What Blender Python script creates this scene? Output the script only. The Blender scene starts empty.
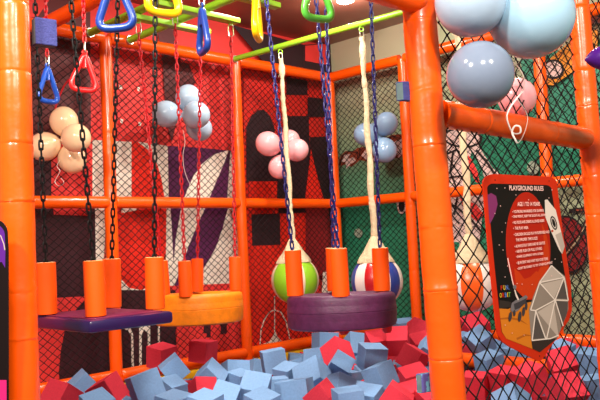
import bpy, bmesh, math, random
from mathutils import Vector, Matrix

PI = math.pi
scene = bpy.context.scene
COL = scene.collection
random.seed(7)

# ---------------------------------------------------------------- camera
FPX = 752.08
YAW, PITCH, ROLL = 0.7851, 0.0576, -0.0475
CAM = Vector((-5.3281, -4.8520, 0.8562))
FW = Vector((math.sin(YAW) * math.cos(PITCH), math.cos(YAW) * math.cos(PITCH), math.sin(PITCH)))
_r = FW.cross(Vector((0, 0, 1))).normalized()
_u = _r.cross(FW)
RT = _r * math.cos(ROLL) + _u * math.sin(ROLL)
UP = -_r * math.sin(ROLL) + _u * math.cos(ROLL)
cam_data = bpy.data.cameras.new('camera')
cam_data.sensor_width = 36.0
cam_data.lens = FPX * 36.0 / 600.0
cam_data.clip_start = 0.05
cam = bpy.data.objects.new('camera', cam_data)
COL.objects.link(cam)
mw = Matrix((RT, UP, -FW)).transposed().to_4x4()
mw.translation = CAM
cam.matrix_world = mw
scene.camera = cam

# ---------------------------------------------------------------- exposure, world, room lights
vs = scene.view_settings
vs.view_transform = 'Standard'
vs.look = 'None'
vs.exposure = 0.0
vs.gamma = 1.0
vs.use_curve_mapping = False
world = bpy.data.worlds.new('hall_ambient')
scene.world = world
world.use_nodes = True
bg = world.node_tree.nodes['Background']
bg.inputs[0].default_value = (1.0, 0.93, 0.86, 1)
bg.inputs[1].default_value = 0.32

def area_light(name, loc, target, size, power, color=(1, 0.92, 0.82)):
    d = bpy.data.lights.new(name, 'AREA')
    d.shape = 'DISK'
    d.size = size
    d.energy = power
    d.color = color
    o = bpy.data.objects.new(name, d)
    COL.objects.link(o)
    o.location = loc
    o.rotation_euler = (Vector(target) - Vector(loc)).to_track_quat('-Z', 'Y').to_euler()
    return o

# ceiling lamps of the hall behind and beside the viewer, and the lamps over the pit
area_light('hall_lamp', (-6.4, -3.6, 3.1), (-2.2, -0.9, 0.6), 0.35, 168)
area_light('hall_lamp', (-5.2, -5.6, 3.2), (-1.8, -1.5, 0.5), 0.35, 138)
area_light('hall_lamp', (-3.9, -6.3, 3.1), (-1.5, -2.2, 0.5), 0.35, 110)
area_light('hall_lamp', (-4.6, -2.9, 2.75), (-2.4, -0.4, 0.3), 0.2, 50)
area_light('pit_lamp', (-2.9, -2.3, 2.78), (-2.3, -1.7, 0), 0.22, 50)
area_light('pit_lamp', (-1.7, -1.2, 2.78), (-1.7, -1.2, 0), 0.22, 46)
area_light('pit_lamp', (-1.1, -2.7, 2.78), (-1.0, -2.4, 0), 0.22, 36)

# ---------------------------------------------------------------- pixel to world helpers (place measurements)
def ray(x, y):
    return RT * ((x - 300) / FPX) - UP * ((y - 200) / FPX) + FW

def at(x, y, d):
    return CAM + ray(x, y) * d

def on_plane(axis, v, x, y):
    r = ray(x, y)
    return CAM + r * ((v - CAM[axis]) / r[axis])

# ---------------------------------------------------------------- materials
def new_mat(name, color, rough=0.5, spec=0.5, metallic=0.0, coat=0.0, sss=0.0, var=0.0, vscale=8.0,
            bump=0.0, bscale=30.0, bdetail=3.0, transmission=0.0):
    m = bpy.data.materials.new(name)
    m.use_nodes = True
    nt = m.node_tree
    b = nt.nodes['Principled BSDF']
    b.inputs['Base Color'].default_value = (*color, 1)
    b.inputs['Roughness'].default_value = rough
    b.inputs['Specular IOR Level'].default_value = spec
    b.inputs['Metallic'].default_value = metallic
    b.inputs['Coat Weight'].default_value = coat
    b.inputs['Coat Roughness'].default_value = 0.12
    if sss:
        b.inputs['Subsurface Weight'].default_value = sss
        b.inputs['Subsurface Radius'].default_value = (0.05, 0.05, 0.05)
    if transmission:
        b.inputs['Transmission Weight'].default_value = transmission
    tc = None
    if var or bump:
        tc = nt.nodes.new('ShaderNodeTexCoord')
    if var:
        n = nt.nodes.new('ShaderNodeTexNoise')
        n.inputs['Scale'].default_value = vscale
        n.inputs['Detail'].default_value = 4
        nt.links.new(tc.outputs['Object'], n.inputs['Vector'])
        r = nt.nodes.new('ShaderNodeValToRGB')
        r.color_ramp.elements[0].position = 0.3
        r.color_ramp.elements[1].position = 0.7
        r.color_ramp.elements[0].color = (*[c * (1 - var) for c in color], 1)
        r.color_ramp.elements[1].color = (*[min(1, c * (1 + var)) for c in color], 1)
        nt.links.new(n.outputs['Fac'], r.inputs['Fac'])
        nt.links.new(r.outputs['Color'], b.inputs['Base Color'])
    if bump:
        n = nt.nodes.new('ShaderNodeTexNoise')
        n.inputs['Scale'].default_value = bscale
        n.inputs['Detail'].default_value = bdetail
        nt.links.new(tc.outputs['Object'], n.inputs['Vector'])
        k = nt.nodes.new('ShaderNodeBump')
        k.inputs['Strength'].default_value = bump
        k.inputs['Distance'].default_value = 0.01
        nt.links.new(n.outputs['Fac'], k.inputs['Height'])
        nt.links.new(k.outputs['Normal'], b.inputs['Normal'])
    return m

def srgb(r, g, b):
    def f(c):
        c /= 255.0
        return c / 12.92 if c <= 0.04045 else ((c + 0.055) / 1.055) ** 2.4
    return (f(r), f(g), f(b))

M = {}
M['orange'] = new_mat('orange_vinyl', srgb(244, 84, 2), 0.30, 0.45, coat=0.15, bump=0.5, bscale=9, bdetail=3)
M['orange_foam'] = new_mat('orange_foam_sleeve', srgb(244, 84, 2), 0.5, 0.3, bump=0.1, bscale=120)
M['foam_core'] = new_mat('pale_foam_core', srgb(240, 215, 165), 0.8, 0.2)
M['black_metal'] = new_mat('black_chain_steel', srgb(12, 11, 11), 0.5, 0.2)
M['red_metal'] = new_mat('red_coated_chain', srgb(184, 12, 24), 0.42, 0.35)
M['blue_metal'] = new_mat('dark_blue_coated_chain', srgb(26, 26, 92), 0.4, 0.4)
M['steel'] = new_mat('zinc_steel', srgb(200, 196, 180), 0.3, 0.5, metallic=0.9)
M['green_paint'] = new_mat('lime_green_paint', srgb(140, 190, 40), 0.35, 0.5)
M['blue_plastic'] = new_mat('blue_plastic', srgb(22, 58, 138), 0.28, 0.5)
M['sky_plastic'] = new_mat('bright_blue_plastic', srgb(30, 80, 180), 0.28, 0.5)
M['red_plastic'] = new_mat('red_plastic', srgb(222, 32, 32), 0.28, 0.5)
M['yellow_plastic'] = new_mat('yellow_plastic', srgb(252, 196, 10), 0.28, 0.5)
M['green_plastic'] = new_mat('green_plastic', srgb(92, 200, 70), 0.28, 0.5)
M['purple_vinyl'] = new_mat('dark_purple_vinyl', srgb(34, 16, 66), 0.3, 0.4, coat=0.15)
M['plum_vinyl'] = new_mat('plum_seat_vinyl', srgb(100, 24, 58), 0.6, 0.25)
M['purple_rubber'] = new_mat('purple_painted_rubber', srgb(78, 30, 66), 0.48, 0.4, var=0.18, vscale=30, bump=0.15, bscale=80)
M['amber_rubber'] = new_mat('amber_painted_rubber', srgb(236, 128, 8), 0.45, 0.4, var=0.12, vscale=25, bump=0.15, bscale=80)
M['cream_cloth'] = new_mat('cream_cloth', srgb(200, 180, 146), 0.7, 0.2, bump=1.0, bscale=40)
M['cream_vinyl'] = new_mat('cream_vinyl', srgb(222, 196, 168), 0.3, 0.5)
M['lime_vinyl'] = new_mat('lime_vinyl', srgb(128, 178, 34), 0.3, 0.5)
M['red_vinyl'] = new_mat('red_vinyl', srgb(190, 24, 28), 0.3, 0.5)
M['navy_vinyl'] = new_mat('navy_vinyl', srgb(40, 62, 140), 0.3, 0.5)
M['white_vinyl'] = new_mat('white_vinyl', srgb(232, 222, 212), 0.3, 0.5)
M['orange_gore'] = new_mat('orange_ball_vinyl', srgb(242, 98, 24), 0.3, 0.5)
M['foam_blue'] = new_mat('blue_foam', srgb(118, 153, 194), 0.95, 0.1, var=0.07, vscale=12, bump=0.25, bscale=260)
M['foam_red'] = new_mat('coral_red_foam', srgb(204, 54, 70), 0.95, 0.1, var=0.07, vscale=12, bump=0.25, bscale=260)
M['net'] = new_mat('black_net_cord', srgb(20, 16, 16), 0.8, 0.2)
M['peach'] = new_mat('peach_balloon', srgb(244, 206, 164), 0.16, 0.5, sss=0.3)
M['paleblue'] = new_mat('pale_blue_balloon', srgb(166, 186, 206), 0.16, 0.5, sss=0.3)
M['pink'] = new_mat('pink_balloon', srgb(240, 168, 172), 0.16, 0.5, sss=0.3)
M['sky'] = new_mat('blue_balloon', srgb(132, 160, 190), 0.16, 0.5, sss=0.3)
M['sky_grey'] = new_mat('grey_blue_balloon', srgb(116, 128, 148), 0.14, 0.5, sss=0.3)
M['sky_light'] = new_mat('light_blue_balloon', srgb(156, 190, 210), 0.14, 0.5, sss=0.3)
M['ribbon'] = new_mat('white_satin_ribbon', srgb(236, 228, 220), 0.3, 0.5)
M['block_purple'] = new_mat('violet_sponge', srgb(58, 62, 116), 0.9, 0.2, var=0.12, vscale=40, bump=0.5, bscale=120)
M['block_grey'] = new_mat('grey_green_sponge', srgb(92, 110, 112), 0.9, 0.2, var=0.15, vscale=40)
M['block_teal'] = new_mat('teal_sponge', srgb(92, 160, 180), 0.9, 0.2)
M['violet_pad'] = new_mat('violet_vinyl_pad', srgb(76, 22, 128), 0.35, 0.4)
M['yellow_pad'] = new_mat('yellow_vinyl_pad', srgb(232, 190, 30), 0.45, 0.4)
M['pit_floor'] = new_mat('dark_pit_mat', srgb(46, 40, 46), 0.9, 0.2)
M['ceiling'] = new_mat('maroon_ceiling', srgb(124, 74, 60), 0.34, 0.5, var=0.12, vscale=2, bump=0.1, bscale=6)
M['hall_floor'] = new_mat('hall_floor', srgb(120, 104, 92), 0.5, 0.4, var=0.1)
M['lamp_case'] = new_mat('white_lamp_case', srgb(220, 214, 208), 0.4, 0.4)

def glow_mat(name, color, strength):
    m = bpy.data.materials.new(name)
    m.use_nodes = True
    nt = m.node_tree
    nt.nodes.remove(nt.nodes['Principled BSDF'])
    e = nt.nodes.new('ShaderNodeEmission')
    e.inputs[0].default_value = (*color, 1)
    e.inputs[1].default_value = strength
    nt.links.new(e.outputs[0], nt.nodes['Material Output'].inputs[0])
    return m
M['glow'] = glow_mat('lamp_glow', (1, 0.93, 0.84), 25)

# mural paints
def paint(name, r, g, b):
    M[name] = new_mat(name + '_paint', srgb(r, g, b), 0.55, 0.35, var=0.06, vscale=5)
paint('m_red', 232, 58, 54)
paint('m_brick', 206, 36, 26)
paint('m_scarlet', 232, 40, 22)
paint('m_maroon', 98, 40, 42)
paint('m_dark', 62, 26, 34)
paint('m_black', 48, 26, 32)
paint('m_purple', 84, 26, 72)
paint('m_white', 236, 224, 208)
paint('m_wine', 140, 28, 32)
paint('m_green', 30, 118, 88)
paint('m_teal', 60, 140, 112)
paint('m_sage', 168, 176, 140)
paint('m_grey', 150, 160, 140)
paint('m_rust', 150, 66, 44)
paint('m_orange', 226, 140, 40)
paint('m_pinkwhite', 222, 192, 184)
paint('m_ink', 34, 24, 24)

# ---------------------------------------------------------------- object helpers
def obj(name, bm, mats, parent=None, smooth=True, mat_world=None):
    me = bpy.data.meshes.new(name)
    bmesh.ops.recalc_face_normals(bm, faces=bm.faces[:])
    bm.to_mesh(me)
    bm.free()
    if not isinstance(mats, (list, tuple)):
        mats = [mats]
    for m in mats:
        me.materials.append(M[m])
    if smooth:
        for p in me.polygons:
            p.use_smooth = True
        try:
            me.set_sharp_from_angle(angle=math.radians(42))
        except Exception:
            pass
    o = bpy.data.objects.new(name, me)
    COL.objects.link(o)
    if parent is not None:
        o.parent = parent
        o.matrix_parent_inverse = Matrix.Translation(-parent.location)
    return o

def tag(o, label, cat, group=None, kind=None):
    o['label'] = label
    o['category'] = cat
    if group:
        o['group'] = group
    if kind:
        o['kind'] = kind
    return o

def struct(o):
    o['kind'] = 'structure'
    return o

def thing(name, loc, label, cat, group=None):
    e = bpy.data.objects.new(name, None)
    COL.objects.link(e)
    e.location = loc
    e.empty_display_size = 0.1
    return tag(e, label, cat, group)

def frame_axes(d):
    d = d.normalized()
    a = Vector((0, 0, 1)) if abs(d.z) < 0.9 else Vector((1, 0, 0))
    u = d.cross(a).normalized()
    return u, d.cross(u).normalized()

def sweep(bm, pts, r, n=8, closed=False, caps=True, mat=0, flat=1.0):
    """tube of radius r (number or list) along pts"""
    pts = [Vector(p) for p in pts]
    k = len(pts)
    rad = r if isinstance(r, (list, tuple)) else [r] * k
    rings = []
    u = None
    for i, p in enumerate(pts):
        if closed:
            t = pts[(i + 1) % k] - pts[i - 1]
        else:
            t = pts[min(i + 1, k - 1)] - pts[max(i - 1, 0)]
        t.normalize()
        if u is None:
            u, w = frame_axes(t)
        else:
            u = (u - t * u.dot(t))
            if u.length < 1e-6:
                u, w = frame_axes(t)
            u.normalize()
            w = t.cross(u)
        w = t.cross(u)
        rings.append([bm.verts.new(p + (u * math.cos(2 * PI * j / n) + w * math.sin(2 * PI * j / n) * flat) * rad[i]) for j in range(n)])
    m = k if closed else k - 1
    for i in range(m):
        a, b = rings[i], rings[(i + 1) % k]
        for j in range(n):
            f = bm.faces.new((a[j], a[(j + 1) % n], b[(j + 1) % n], b[j]))
            f.material_index = mat
    if caps and not closed:
        bm.faces.new(rings[0][::-1]).material_index = mat
        bm.faces.new(rings[-1]).material_index = mat
    return rings

def lathe(bm, prof, n=32, origin=(0, 0, 0), matf=None, rfun=None):
    """prof: (r, z) pairs around the z axis at origin"""
    o = Vector(origin)
    rings = []
    for (r, z) in prof:
        if r < 1e-5:
            rings.append([bm.verts.new(o + Vector((0, 0, z)))])
        else:
            ring = []
            for j in range(n):
                a = 2 * PI * j / n
                rr = r if rfun is None else r + rfun(j, r, z)
                ring.append(bm.verts.new(o + Vector((rr * math.cos(a), rr * math.sin(a), z))))
            rings.append(ring)
    for i in range(len(rings) - 1):
        a, b = rings[i], rings[i + 1]
        for j in range(n):
            j2 = (j + 1) % n
            if len(a) == 1 and len(b) == 1:
                continue
            if len(a) == 1:
                f = bm.faces.new((a[0], b[j2], b[j]))
            elif len(b) == 1:
                f = bm.faces.new((a[j], a[j2], b[0]))
            else:
                f = bm.faces.new((a[j], a[j2], b[j2], b[j]))
            f.material_index = matf(i, j) if matf else 0

def box(bm, lo, hi, mat=0, bevel=0.0):
    lo, hi = Vector(lo), Vector(hi)
    v = [bm.verts.new((x, y, z)) for x in (lo.x, hi.x) for y in (lo.y, hi.y) for z in (lo.z, hi.z)]
    fs = []
    for q in ((0, 1, 3, 2), (4, 6, 7, 5), (0, 4, 5, 1), (2, 3, 7, 6), (0, 2, 6, 4), (1, 5, 7, 3)):
        f = bm.faces.new([v[i] for i in q])
        f.material_index = mat
        fs.append(f)
    if bevel:
        es = list({e for f in fs for e in f.edges})
        bmesh.ops.bevel(bm, geom=es, offset=bevel, segments=2, affect='EDGES', profile=0.5)
    return fs

def slab(bm, pts, off, mat=0):
    """flat polygon pts extruded by the vector off"""
    a = [bm.verts.new(p) for p in pts]
    b = [bm.verts.new(Vector(p) + off) for p in pts]
    n = len(a)
    bm.faces.new(a[::-1]).material_index = mat
    bm.faces.new(b).material_index = mat
    for i in range(n):
        bm.faces.new((a[i], a[(i + 1) % n], b[(i + 1) % n], b[i])).material_index = mat

def lerp(a, b, t):
    return Vector(a) * (1 - t) + Vector(b) * t

def padded_tube(name, p0, p1, r, parent, mat='orange', seam=0.45, n=24, puff=0.0012, seed=0):
    """vinyl padded tube: pad lengths that butt at slightly pinched, wrinkled seams"""
    rnd = random.Random(seed + int(abs(p0[0] * 100 + p0[1] * 37 + p0[2] * 11)))
    p0, p1 = Vector(p0), Vector(p1)
    L = (p1 - p0).length
    k = max(1, round(L / seam))
    pts, rad = [], []
    starts = [(i + (rnd.uniform(-0.2, 0.2) if 0 < i < k else 0)) / k for i in range(k + 1)]
    for i in range(k):
        a = starts[i]
        for (t, dr) in ((0.0, -0.0010), (0.010, 0.0005), (0.05, 0.0006), (0.07, -0.0002), (0.25, puff), (0.5, puff * 0.4), (0.75, puff), (0.95, 0.0002), (0.99, 0.0004)):
            pts.append(lerp(p0, p1, a + t * (starts[i + 1] - a)))
            rad.append(r + dr + rnd.uniform(-0.0008, 0.0008))
    pts.append(p1)
    rad.append(r - 0.0012)
    bm = bmesh.new()
    rings = sweep(bm, pts, rad, n)
    for i, ring in enumerate(rings):          # soft dents near the seams
        for v in ring:
            v.co += (v.co - pts[i]).normalized() * rnd.uniform(-0.0011, 0.0011)
    return obj(name, bm, mat, parent)

# ================================================================ SETTING
WALL = 0.20            # wall surfaces stand this far behind the nets
ZC = 2.83              # ceiling
ZF = -0.62             # pit floor

def mural(bm, axis, polys):
    """painted shapes lying on the wall face, later ones over earlier ones"""
    for k, (mi, pts) in enumerate(polys):
        v = WALL - 0.0015 * (k + 1)
        vs_ = []
        for p in pts:
            if len(p) == 2:
                q = on_plane(axis, WALL, p[0], p[1])
            else:
                q = Vector(p)
            q[axis] = v
            vs_.append(bm.verts.new(q))
        f = bm.faces.new(vs_)
        f.material_index = mi

def arc(cx, cy, rx, ry, a0, a1, n=12):
    return [(cx + rx * math.cos(math.radians(a0 + (a1 - a0) * i / n)), cy - ry * math.sin(math.radians(a0 + (a1 - a0) * i / n))) for i in range(n + 1)]

def stroke(pts, w):
    """closed outline of a painted line along pts, w px wide"""
    L, Rr = [], []
    for i, p in enumerate(pts):
        a = pts[max(i - 1, 0)]
        b = pts[min(i + 1, len(pts) - 1)]
        dx, dy = b[0] - a[0], b[1] - a[1]
        l = math.hypot(dx, dy) or 1
        L.append((p[0] - dy / l * w / 2, p[1] + dx / l * w / 2))
        Rr.append((p[0] + dy / l * w / 2, p[1] - dx / l * w / 2))
    return L + Rr[::-1]

RM = ['m_red', 'm_brick', 'm_scarlet', 'm_maroon', 'm_dark', 'm_black', 'm_purple', 'm_white', 'm_wine']
RED, BRICK, SCAR, MAR, DARK, BLACK, PUR, WHI, WINE = range(9)
polys = [
    # tall dark panel on the left and the red triangle above it
    (MAR, [(20, -20), (90, -10), (91, 146), (30, 150)]),
    (RED, [(20, -30), (70, -30), (38, 16), (20, 20)]),
    (DARK, [(10, 130), (51, 145), (51, 200), (10, 200)]),
    (RED, [(51, 143), (93, 140), (93, 200), (51, 200)]),
    (WHI, [(92, 140), (131, 142), (131, 199), (92, 199)]),
    (SCAR, [(131, 142), (142, 143), (150, 152), (157, 166), (161, 180), (164, 199), (131, 199)]),
    (WHI, [(137, 142), (167, 146), (168, 199), (164, 199), (161, 180), (157, 166), (150, 152)]),
    # lightning-like dark shape above
    (MAR, [(156, 25), (173, 28), (180, 62), (188, 64), (195, 83), (187, 92), (178, 112), (171, 143), (165, 120), (162, 64)]),
    (PUR, [(167, 146), (200, 148), (231, 151), (230, 199), (168, 199)]),
    (WHI, [(183, 199), (187, 188), (193, 175), (200, 165), (212, 155), (228, 150), (222, 166), (215, 182), (208, 199)]),
    (WHI, [(229, 152), (236, 152), (236, 199), (226, 199)]),
    (WHI, [(118, 85), (121, 86), (121, 90), (118, 89)]), (WHI, [(136, 87), (138.5, 88), (138, 92), (136, 91)]),
    (WHI, [(119, 119), (122, 120), (121, 124), (119, 123)]), (WHI, [(137, 122), (140, 123), (139, 127), (137, 126)]),
    # below the middle beam
    (DARK, [(0, 209), (94, 209), (94, 296), (86, 297), (0, 300)]),
    (RED, [(51, 199), (90, 199), (88, 216), (52, 215)]),
    (WHI, [(93, 199), (108, 199), (104, 216), (102, 260), (94, 260)]),
    (WHI, [(120, 199), (135, 199), (134, 214), (119, 215)]),
    (SCAR, [(104, 216), (168, 205), (166, 240), (160, 268), (152, 284), (140, 290), (127, 288), (116, 276), (108, 258)]),
    (WHI, [(116, 276), (127, 288), (140, 290), (152, 284), (160, 268), (163, 262), (163, 290), (115, 292)]),
    (SCAR, [(104, 216), (168, 205), (166, 240), (160, 266), (151, 281), (140, 287), (128, 285), (117, 273), (108, 256)]),
    (WHI, [(164, 205), (236, 205), (236, 285), (163, 290)]),
    (PUR, [(168, 205), (179, 205), (173, 240), (171, 264)]),
    (PUR, [(204, 205), (226, 205), (220, 228), (213, 248), (205, 262), (196, 276), (190, 287), (171, 288), (180, 262), (190, 236)]),
    (RED, [(165, 286), (236, 283), (236, 294), (165, 297)]),
    (DARK, [(86, 290), (172, 290), (173, 362), (58, 392), (56, 372), (58, 350), (63, 322), (74, 306)]),
    (RED, [(30, 299), (86, 296), (74, 308), (63, 325), (58, 350), (56, 372), (58, 392), (30, 396)]),
    (WHI, [(120, 325), (127, 327), (130, 334), (131, 372), (128.5, 372), (128, 336), (125, 330), (120, 329)]),
    (WHI, [(136, 327), (147, 325), (147, 372), (144.5, 372), (144.5, 334), (141, 329), (138.5, 334), (138.5, 372), (136, 372)]),
    (WHI, [(154.5, 323), (156.5, 323), (156.5, 368), (154.5, 368)]),
    (RED, [(173, 297), (240, 293), (240, 352), (173, 366)]),
    (DARK, [(200, 324), (207, 323), (207, 337), (203, 337), (203, 333), (200, 333)]),
    (DARK, [(217, 323), (223, 322), (223, 333), (217, 334)]),
    # bay beside the corner, upper half
    (BRICK, [(240, 62), (335, 80), (337, 200), (240, 200)]),
    (BLACK, [(228, 26), (300, 46), (300, 74), (262, 66)]),
    (BLACK, [(300, 46), (330, 44), (330, 84), (300, 76)]),
    (RED, [(301, 47), (323, 45), (323, 66), (301, 62)]),
    (BLACK, [(242, 128), (247, 117), (254, 111), (260, 111), (266, 117), (270, 128), (272, 150), (273, 183), (242, 183)]),
    (BLACK, [(272, 150), (283, 146), (330, 150), (336, 210), (272, 210)]),
    (BLACK, [(282, 78), (303, 82), (303, 96), (282, 96)]),
    (BLACK, [(303, 98), (329, 101), (330, 118), (303, 118)]),
    (BLACK, [(282, 117), (304, 117), (305, 152), (282, 152)]),
    (BLACK, [(305, 138), (331, 137), (332, 160), (305, 160)]),
    (SCAR, [(306, 150), (311, 172), (319, 201), (300, 201)]),
    (SCAR, [(244, 182), (272, 182), (272, 216), (244, 216)]),
    # lower half
    (SCAR, [(240, 208), (304, 208), (304, 300), (340, 300), (340, 352), (240, 366)]),
    (BLACK, [(246, 215), (274.5, 214), (275, 245), (247, 246)]),
    (BLACK, [(273, 205), (304, 205), (304, 213), (273, 214)]),
    (WINE, [(300, 208), (325, 208), (331, 262), (332, 276), (300, 276)]),
    (BLACK, [(321, 200), (338, 200), (338, 274), (331, 262)]),
    (WHI, [(317, 272), (336, 272), (336, 293), (316, 293)]),
    (WHI, stroke([(254, 345), (255, 330), (258, 320), (263, 312), (268.5, 309.5), (275, 312), (280, 321), (283, 334), (284, 341)], 1.2)),
    (WHI, stroke([(268.5, 296), (268.5, 332)], 0.9)),
    (WHI, [(268.7, 329), (271, 336), (276, 341), (285, 338.5), (288, 338.5), (287, 340), (277, 342.5), (263, 345.5), (254, 346), (254, 344.5), (263, 341), (267, 335)]),
]
bm = bmesh.new()
box(bm, (-5.0, WALL, ZF), (WALL + 0.12, WALL + 0.12, ZC), RED)
mural(bm, 1, polys)
struct(obj('wall_back', bm, RM, smooth=False))

# green wall: sage above, green below, soft painted horizon
m = bpy.data.materials.new('green_mural_ground')
m.use_nodes = True
nt = m.node_tree
b = nt.nodes['Principled BSDF']
b.inputs['Roughness'].default_value = 0.55
tc = nt.nodes.new('ShaderNodeTexCoord')
sx = nt.nodes.new('ShaderNodeSeparateXYZ')
nz = nt.nodes.new('ShaderNodeTexNoise')
nz.inputs['Scale'].default_value = 2.2
nz.inputs['Detail'].default_value = 5
ad = nt.nodes.new('ShaderNodeMath')
ad.operation = 'MULTIPLY_ADD'
ad.inputs[1].default_value = 0.5
rp = nt.nodes.new('ShaderNodeValToRGB')
rp.color_ramp.interpolation = 'EASE'
els = rp.color_ramp.elements
els[0].position, els[0].color = 0.0, (*srgb(30, 116, 84), 1)
els[1].position, els[1].color = 1.0, (*srgb(186, 176, 146), 1)
for p_, c_ in ((0.48, srgb(36, 124, 90)), (0.56, srgb(90, 146, 110)), (0.72, srgb(150, 168, 132)), (0.82, srgb(170, 170, 138))):
    e = els.new(p_)
    e.color = (*c_, 1)
mr = nt.nodes.new('ShaderNodeMapRange')
mr.inputs[1].default_value = -0.4 + 0.25
mr.inputs[2].default_value = 2.83 + 0.25
nt.links.new(tc.outputs['Object'], sx.inputs[0])
nt.links.new(tc.outputs['Object'], nz.inputs['Vector'])
nt.links.new(nz.outputs['Fac'], ad.inputs[0])
nt.links.new(sx.outputs['Z'], ad.inputs[2])
nt.links.new(ad.outputs[0], mr.inputs[0])
nt.links.new(mr.outputs[0], rp.inputs['Fac'])
nt.links.new(rp.outputs['Color'], b.inputs['Base Color'])
M['green_ground'] = m

GM = ['green_ground', 'm_rust', 'm_pinkwhite', 'm_ink', 'm_red', 'm_orange', 'm_sage', 'm_teal', 'm_grey', 'm_wine', 'm_green']
GRD, RUST, PW, INK, GRED, GOR, SAGE, TEAL, GRY, GWINE, GGRN = range(11)
def ell(cx, cy, rx, ry, n=20, rot=0):
    c, s = math.cos(math.radians(rot)), math.sin(math.radians(rot))
    return [(cx + rx * math.cos(2 * PI * i / n) * c - ry * math.sin(2 * PI * i / n) * s, cy + rx * math.cos(2 * PI * i / n) * s + ry * math.sin(2 * PI * i / n) * c) for i in range(n)]
polys = [
    (GGRN, [(404, 170), (438, 120), (600, 60), (640, 60), (640, 190), (404, 200)]),
    (TEAL, [(520, 60), (600, 40), (640, 60), (640, 150), (540, 150)]),
    (SAGE, [(548, 184), (640, 176), (640, 380), (548, 372)]),
    (SAGE, [(440, 20), (500, 10), (520, 90), (440, 108)]),
    # claw-like rust figure behind the blue balloons
    (RUST, [(339, 164), (341, 156), (346, 151), (354, 151), (358, 148), (364, 147), (370, 152), (380, 155), (384, 140), (392, 135), (404, 134), (406, 156), (396, 158), (384, 161), (370, 162), (360, 160), (352, 167), (346, 164), (342, 166)]),
    (PW, [(342, 162), (345, 155), (351, 154), (349, 159), (354, 157), (357, 161), (351, 164), (347, 169), (346, 162)]),
    (PW, [(362, 156), (366, 150), (369, 157), (378, 158), (382, 162), (368, 161)]),
    (PW, [(395, 142), (404, 138), (405, 155), (399, 158)]),
    (INK, stroke([(341, 165), (343, 156), (350, 151), (358, 153), (359, 159)], 1.0)),
    (INK, stroke([(360, 158), (361, 150), (366, 147), (372, 152), (380, 157)], 1.0)),
    (INK, stroke([(386, 142), (394, 136), (402, 139), (396, 143), (402, 152), (397, 158)], 1.0)),
    (GRY, ell(359.5, 233, 4.2, 4.6)),
    (PW, ell(403, 205, 5, 9)),
    (INK, ell(403, 206, 3, 6)),
    # white suited figure with dark outlines behind the front net
    (PW, [(436, 132), (452, 124), (476, 128), (482, 136), (480, 146), (494, 168), (506, 178), (494, 190), (484, 214), (480, 250), (436, 250)]),
    (INK, ell(464, 138, 20, 10, rot=4)),
    (PW, ell(464, 138, 17.5, 8, rot=4)),
    (INK, stroke([(440, 158), (458, 150), (470, 158), (478, 172), (482, 196)], 2.2)),
    (INK, stroke([(455, 152), (452, 172), (460, 192), (456, 215)], 2.0)),
    (INK, stroke([(478, 150), (490, 164), (500, 180)], 2.4)),
    (INK, stroke([(438, 172), (450, 178), (462, 176), (474, 182)], 1.6)),
    (GGRN, [(474, 150), (484, 170), (490, 190), (476, 192), (469, 176)]),
    (GRED, [(470, 155), (474, 160), (480, 172), (482, 184), (478, 182), (472, 170)]),
    (GRED, [(462, 198), (478, 204), (486, 214), (480, 222), (468, 212)]),
    (GRED, [(438, 228), (454, 236), (452, 242), (438, 236)]),
    (INK, stroke([(438, 204), (458, 206), (474, 220), (484, 232)], 2.2)),
    (INK, stroke([(440, 216), (452, 212), (462, 224)], 1.5)),
    (GGRN, [(436, 240), (462, 242), (462, 266), (436, 268)]),
    # rocket body with a round window, top right
    (GOR, [(536, 84), (552, 60), (580, 36), (600, 30), (600, 60), (576, 72), (556, 86)]),
    (INK, ell(556, 70, 11, 10)),
    (PW, ell(556, 70, 8.6, 7.8)),
    (PW, [(578, 10), (606, 4), (606, 24), (586, 26)]),
    (GRY, ell(536, 168, 6, 7)),
    # red planet with a ring
    (INK, ell(571, 244, 20, 29, rot=-10)),
    (GWINE, ell(571, 244, 18.5, 27, rot=-10)),
    (INK, [(555, 262), (566, 254), (580, 236), (590, 217), (590, 212), (578, 212), (572, 214), (572, 209), (588, 207), (596, 212), (592, 226), (580, 246), (566, 262), (556, 268)]),
    (RUST, [(556, 263), (568, 254), (582, 236), (591, 218), (590, 211), (578, 211), (578, 209), (590, 209), (595, 214), (590, 226), (579, 244), (565, 260), (557, 265.5)]),
    (SAGE, [(559, 262), (569, 254), (583, 236), (592, 217), (592, 214), (594, 215), (590, 226), (579, 243), (565, 259)]),
    (GGRN, ell(574, 295, 3, 6)),
]
bm = bmesh.new()
box(bm, (WALL, -6.0, ZF), (WALL + 0.12, WALL, ZC), 0)
mural(bm, 0, polys)
struct(obj('wall_right', bm, GM, smooth=False))

bm = bmesh.new()
box(bm, (-4.7, -4.3, ZC), (WALL + 0.12, WALL + 0.12, ZC + 0.1))
struct(obj('ceiling', bm, 'ceiling', smooth=False))
bm = bmesh.new()
box(bm, (-9.5, -9.5, ZF - 0.1), (WALL + 0.12, WALL + 0.12, ZF))
struct(obj('floor', bm, 'hall_floor', smooth=False))

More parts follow.
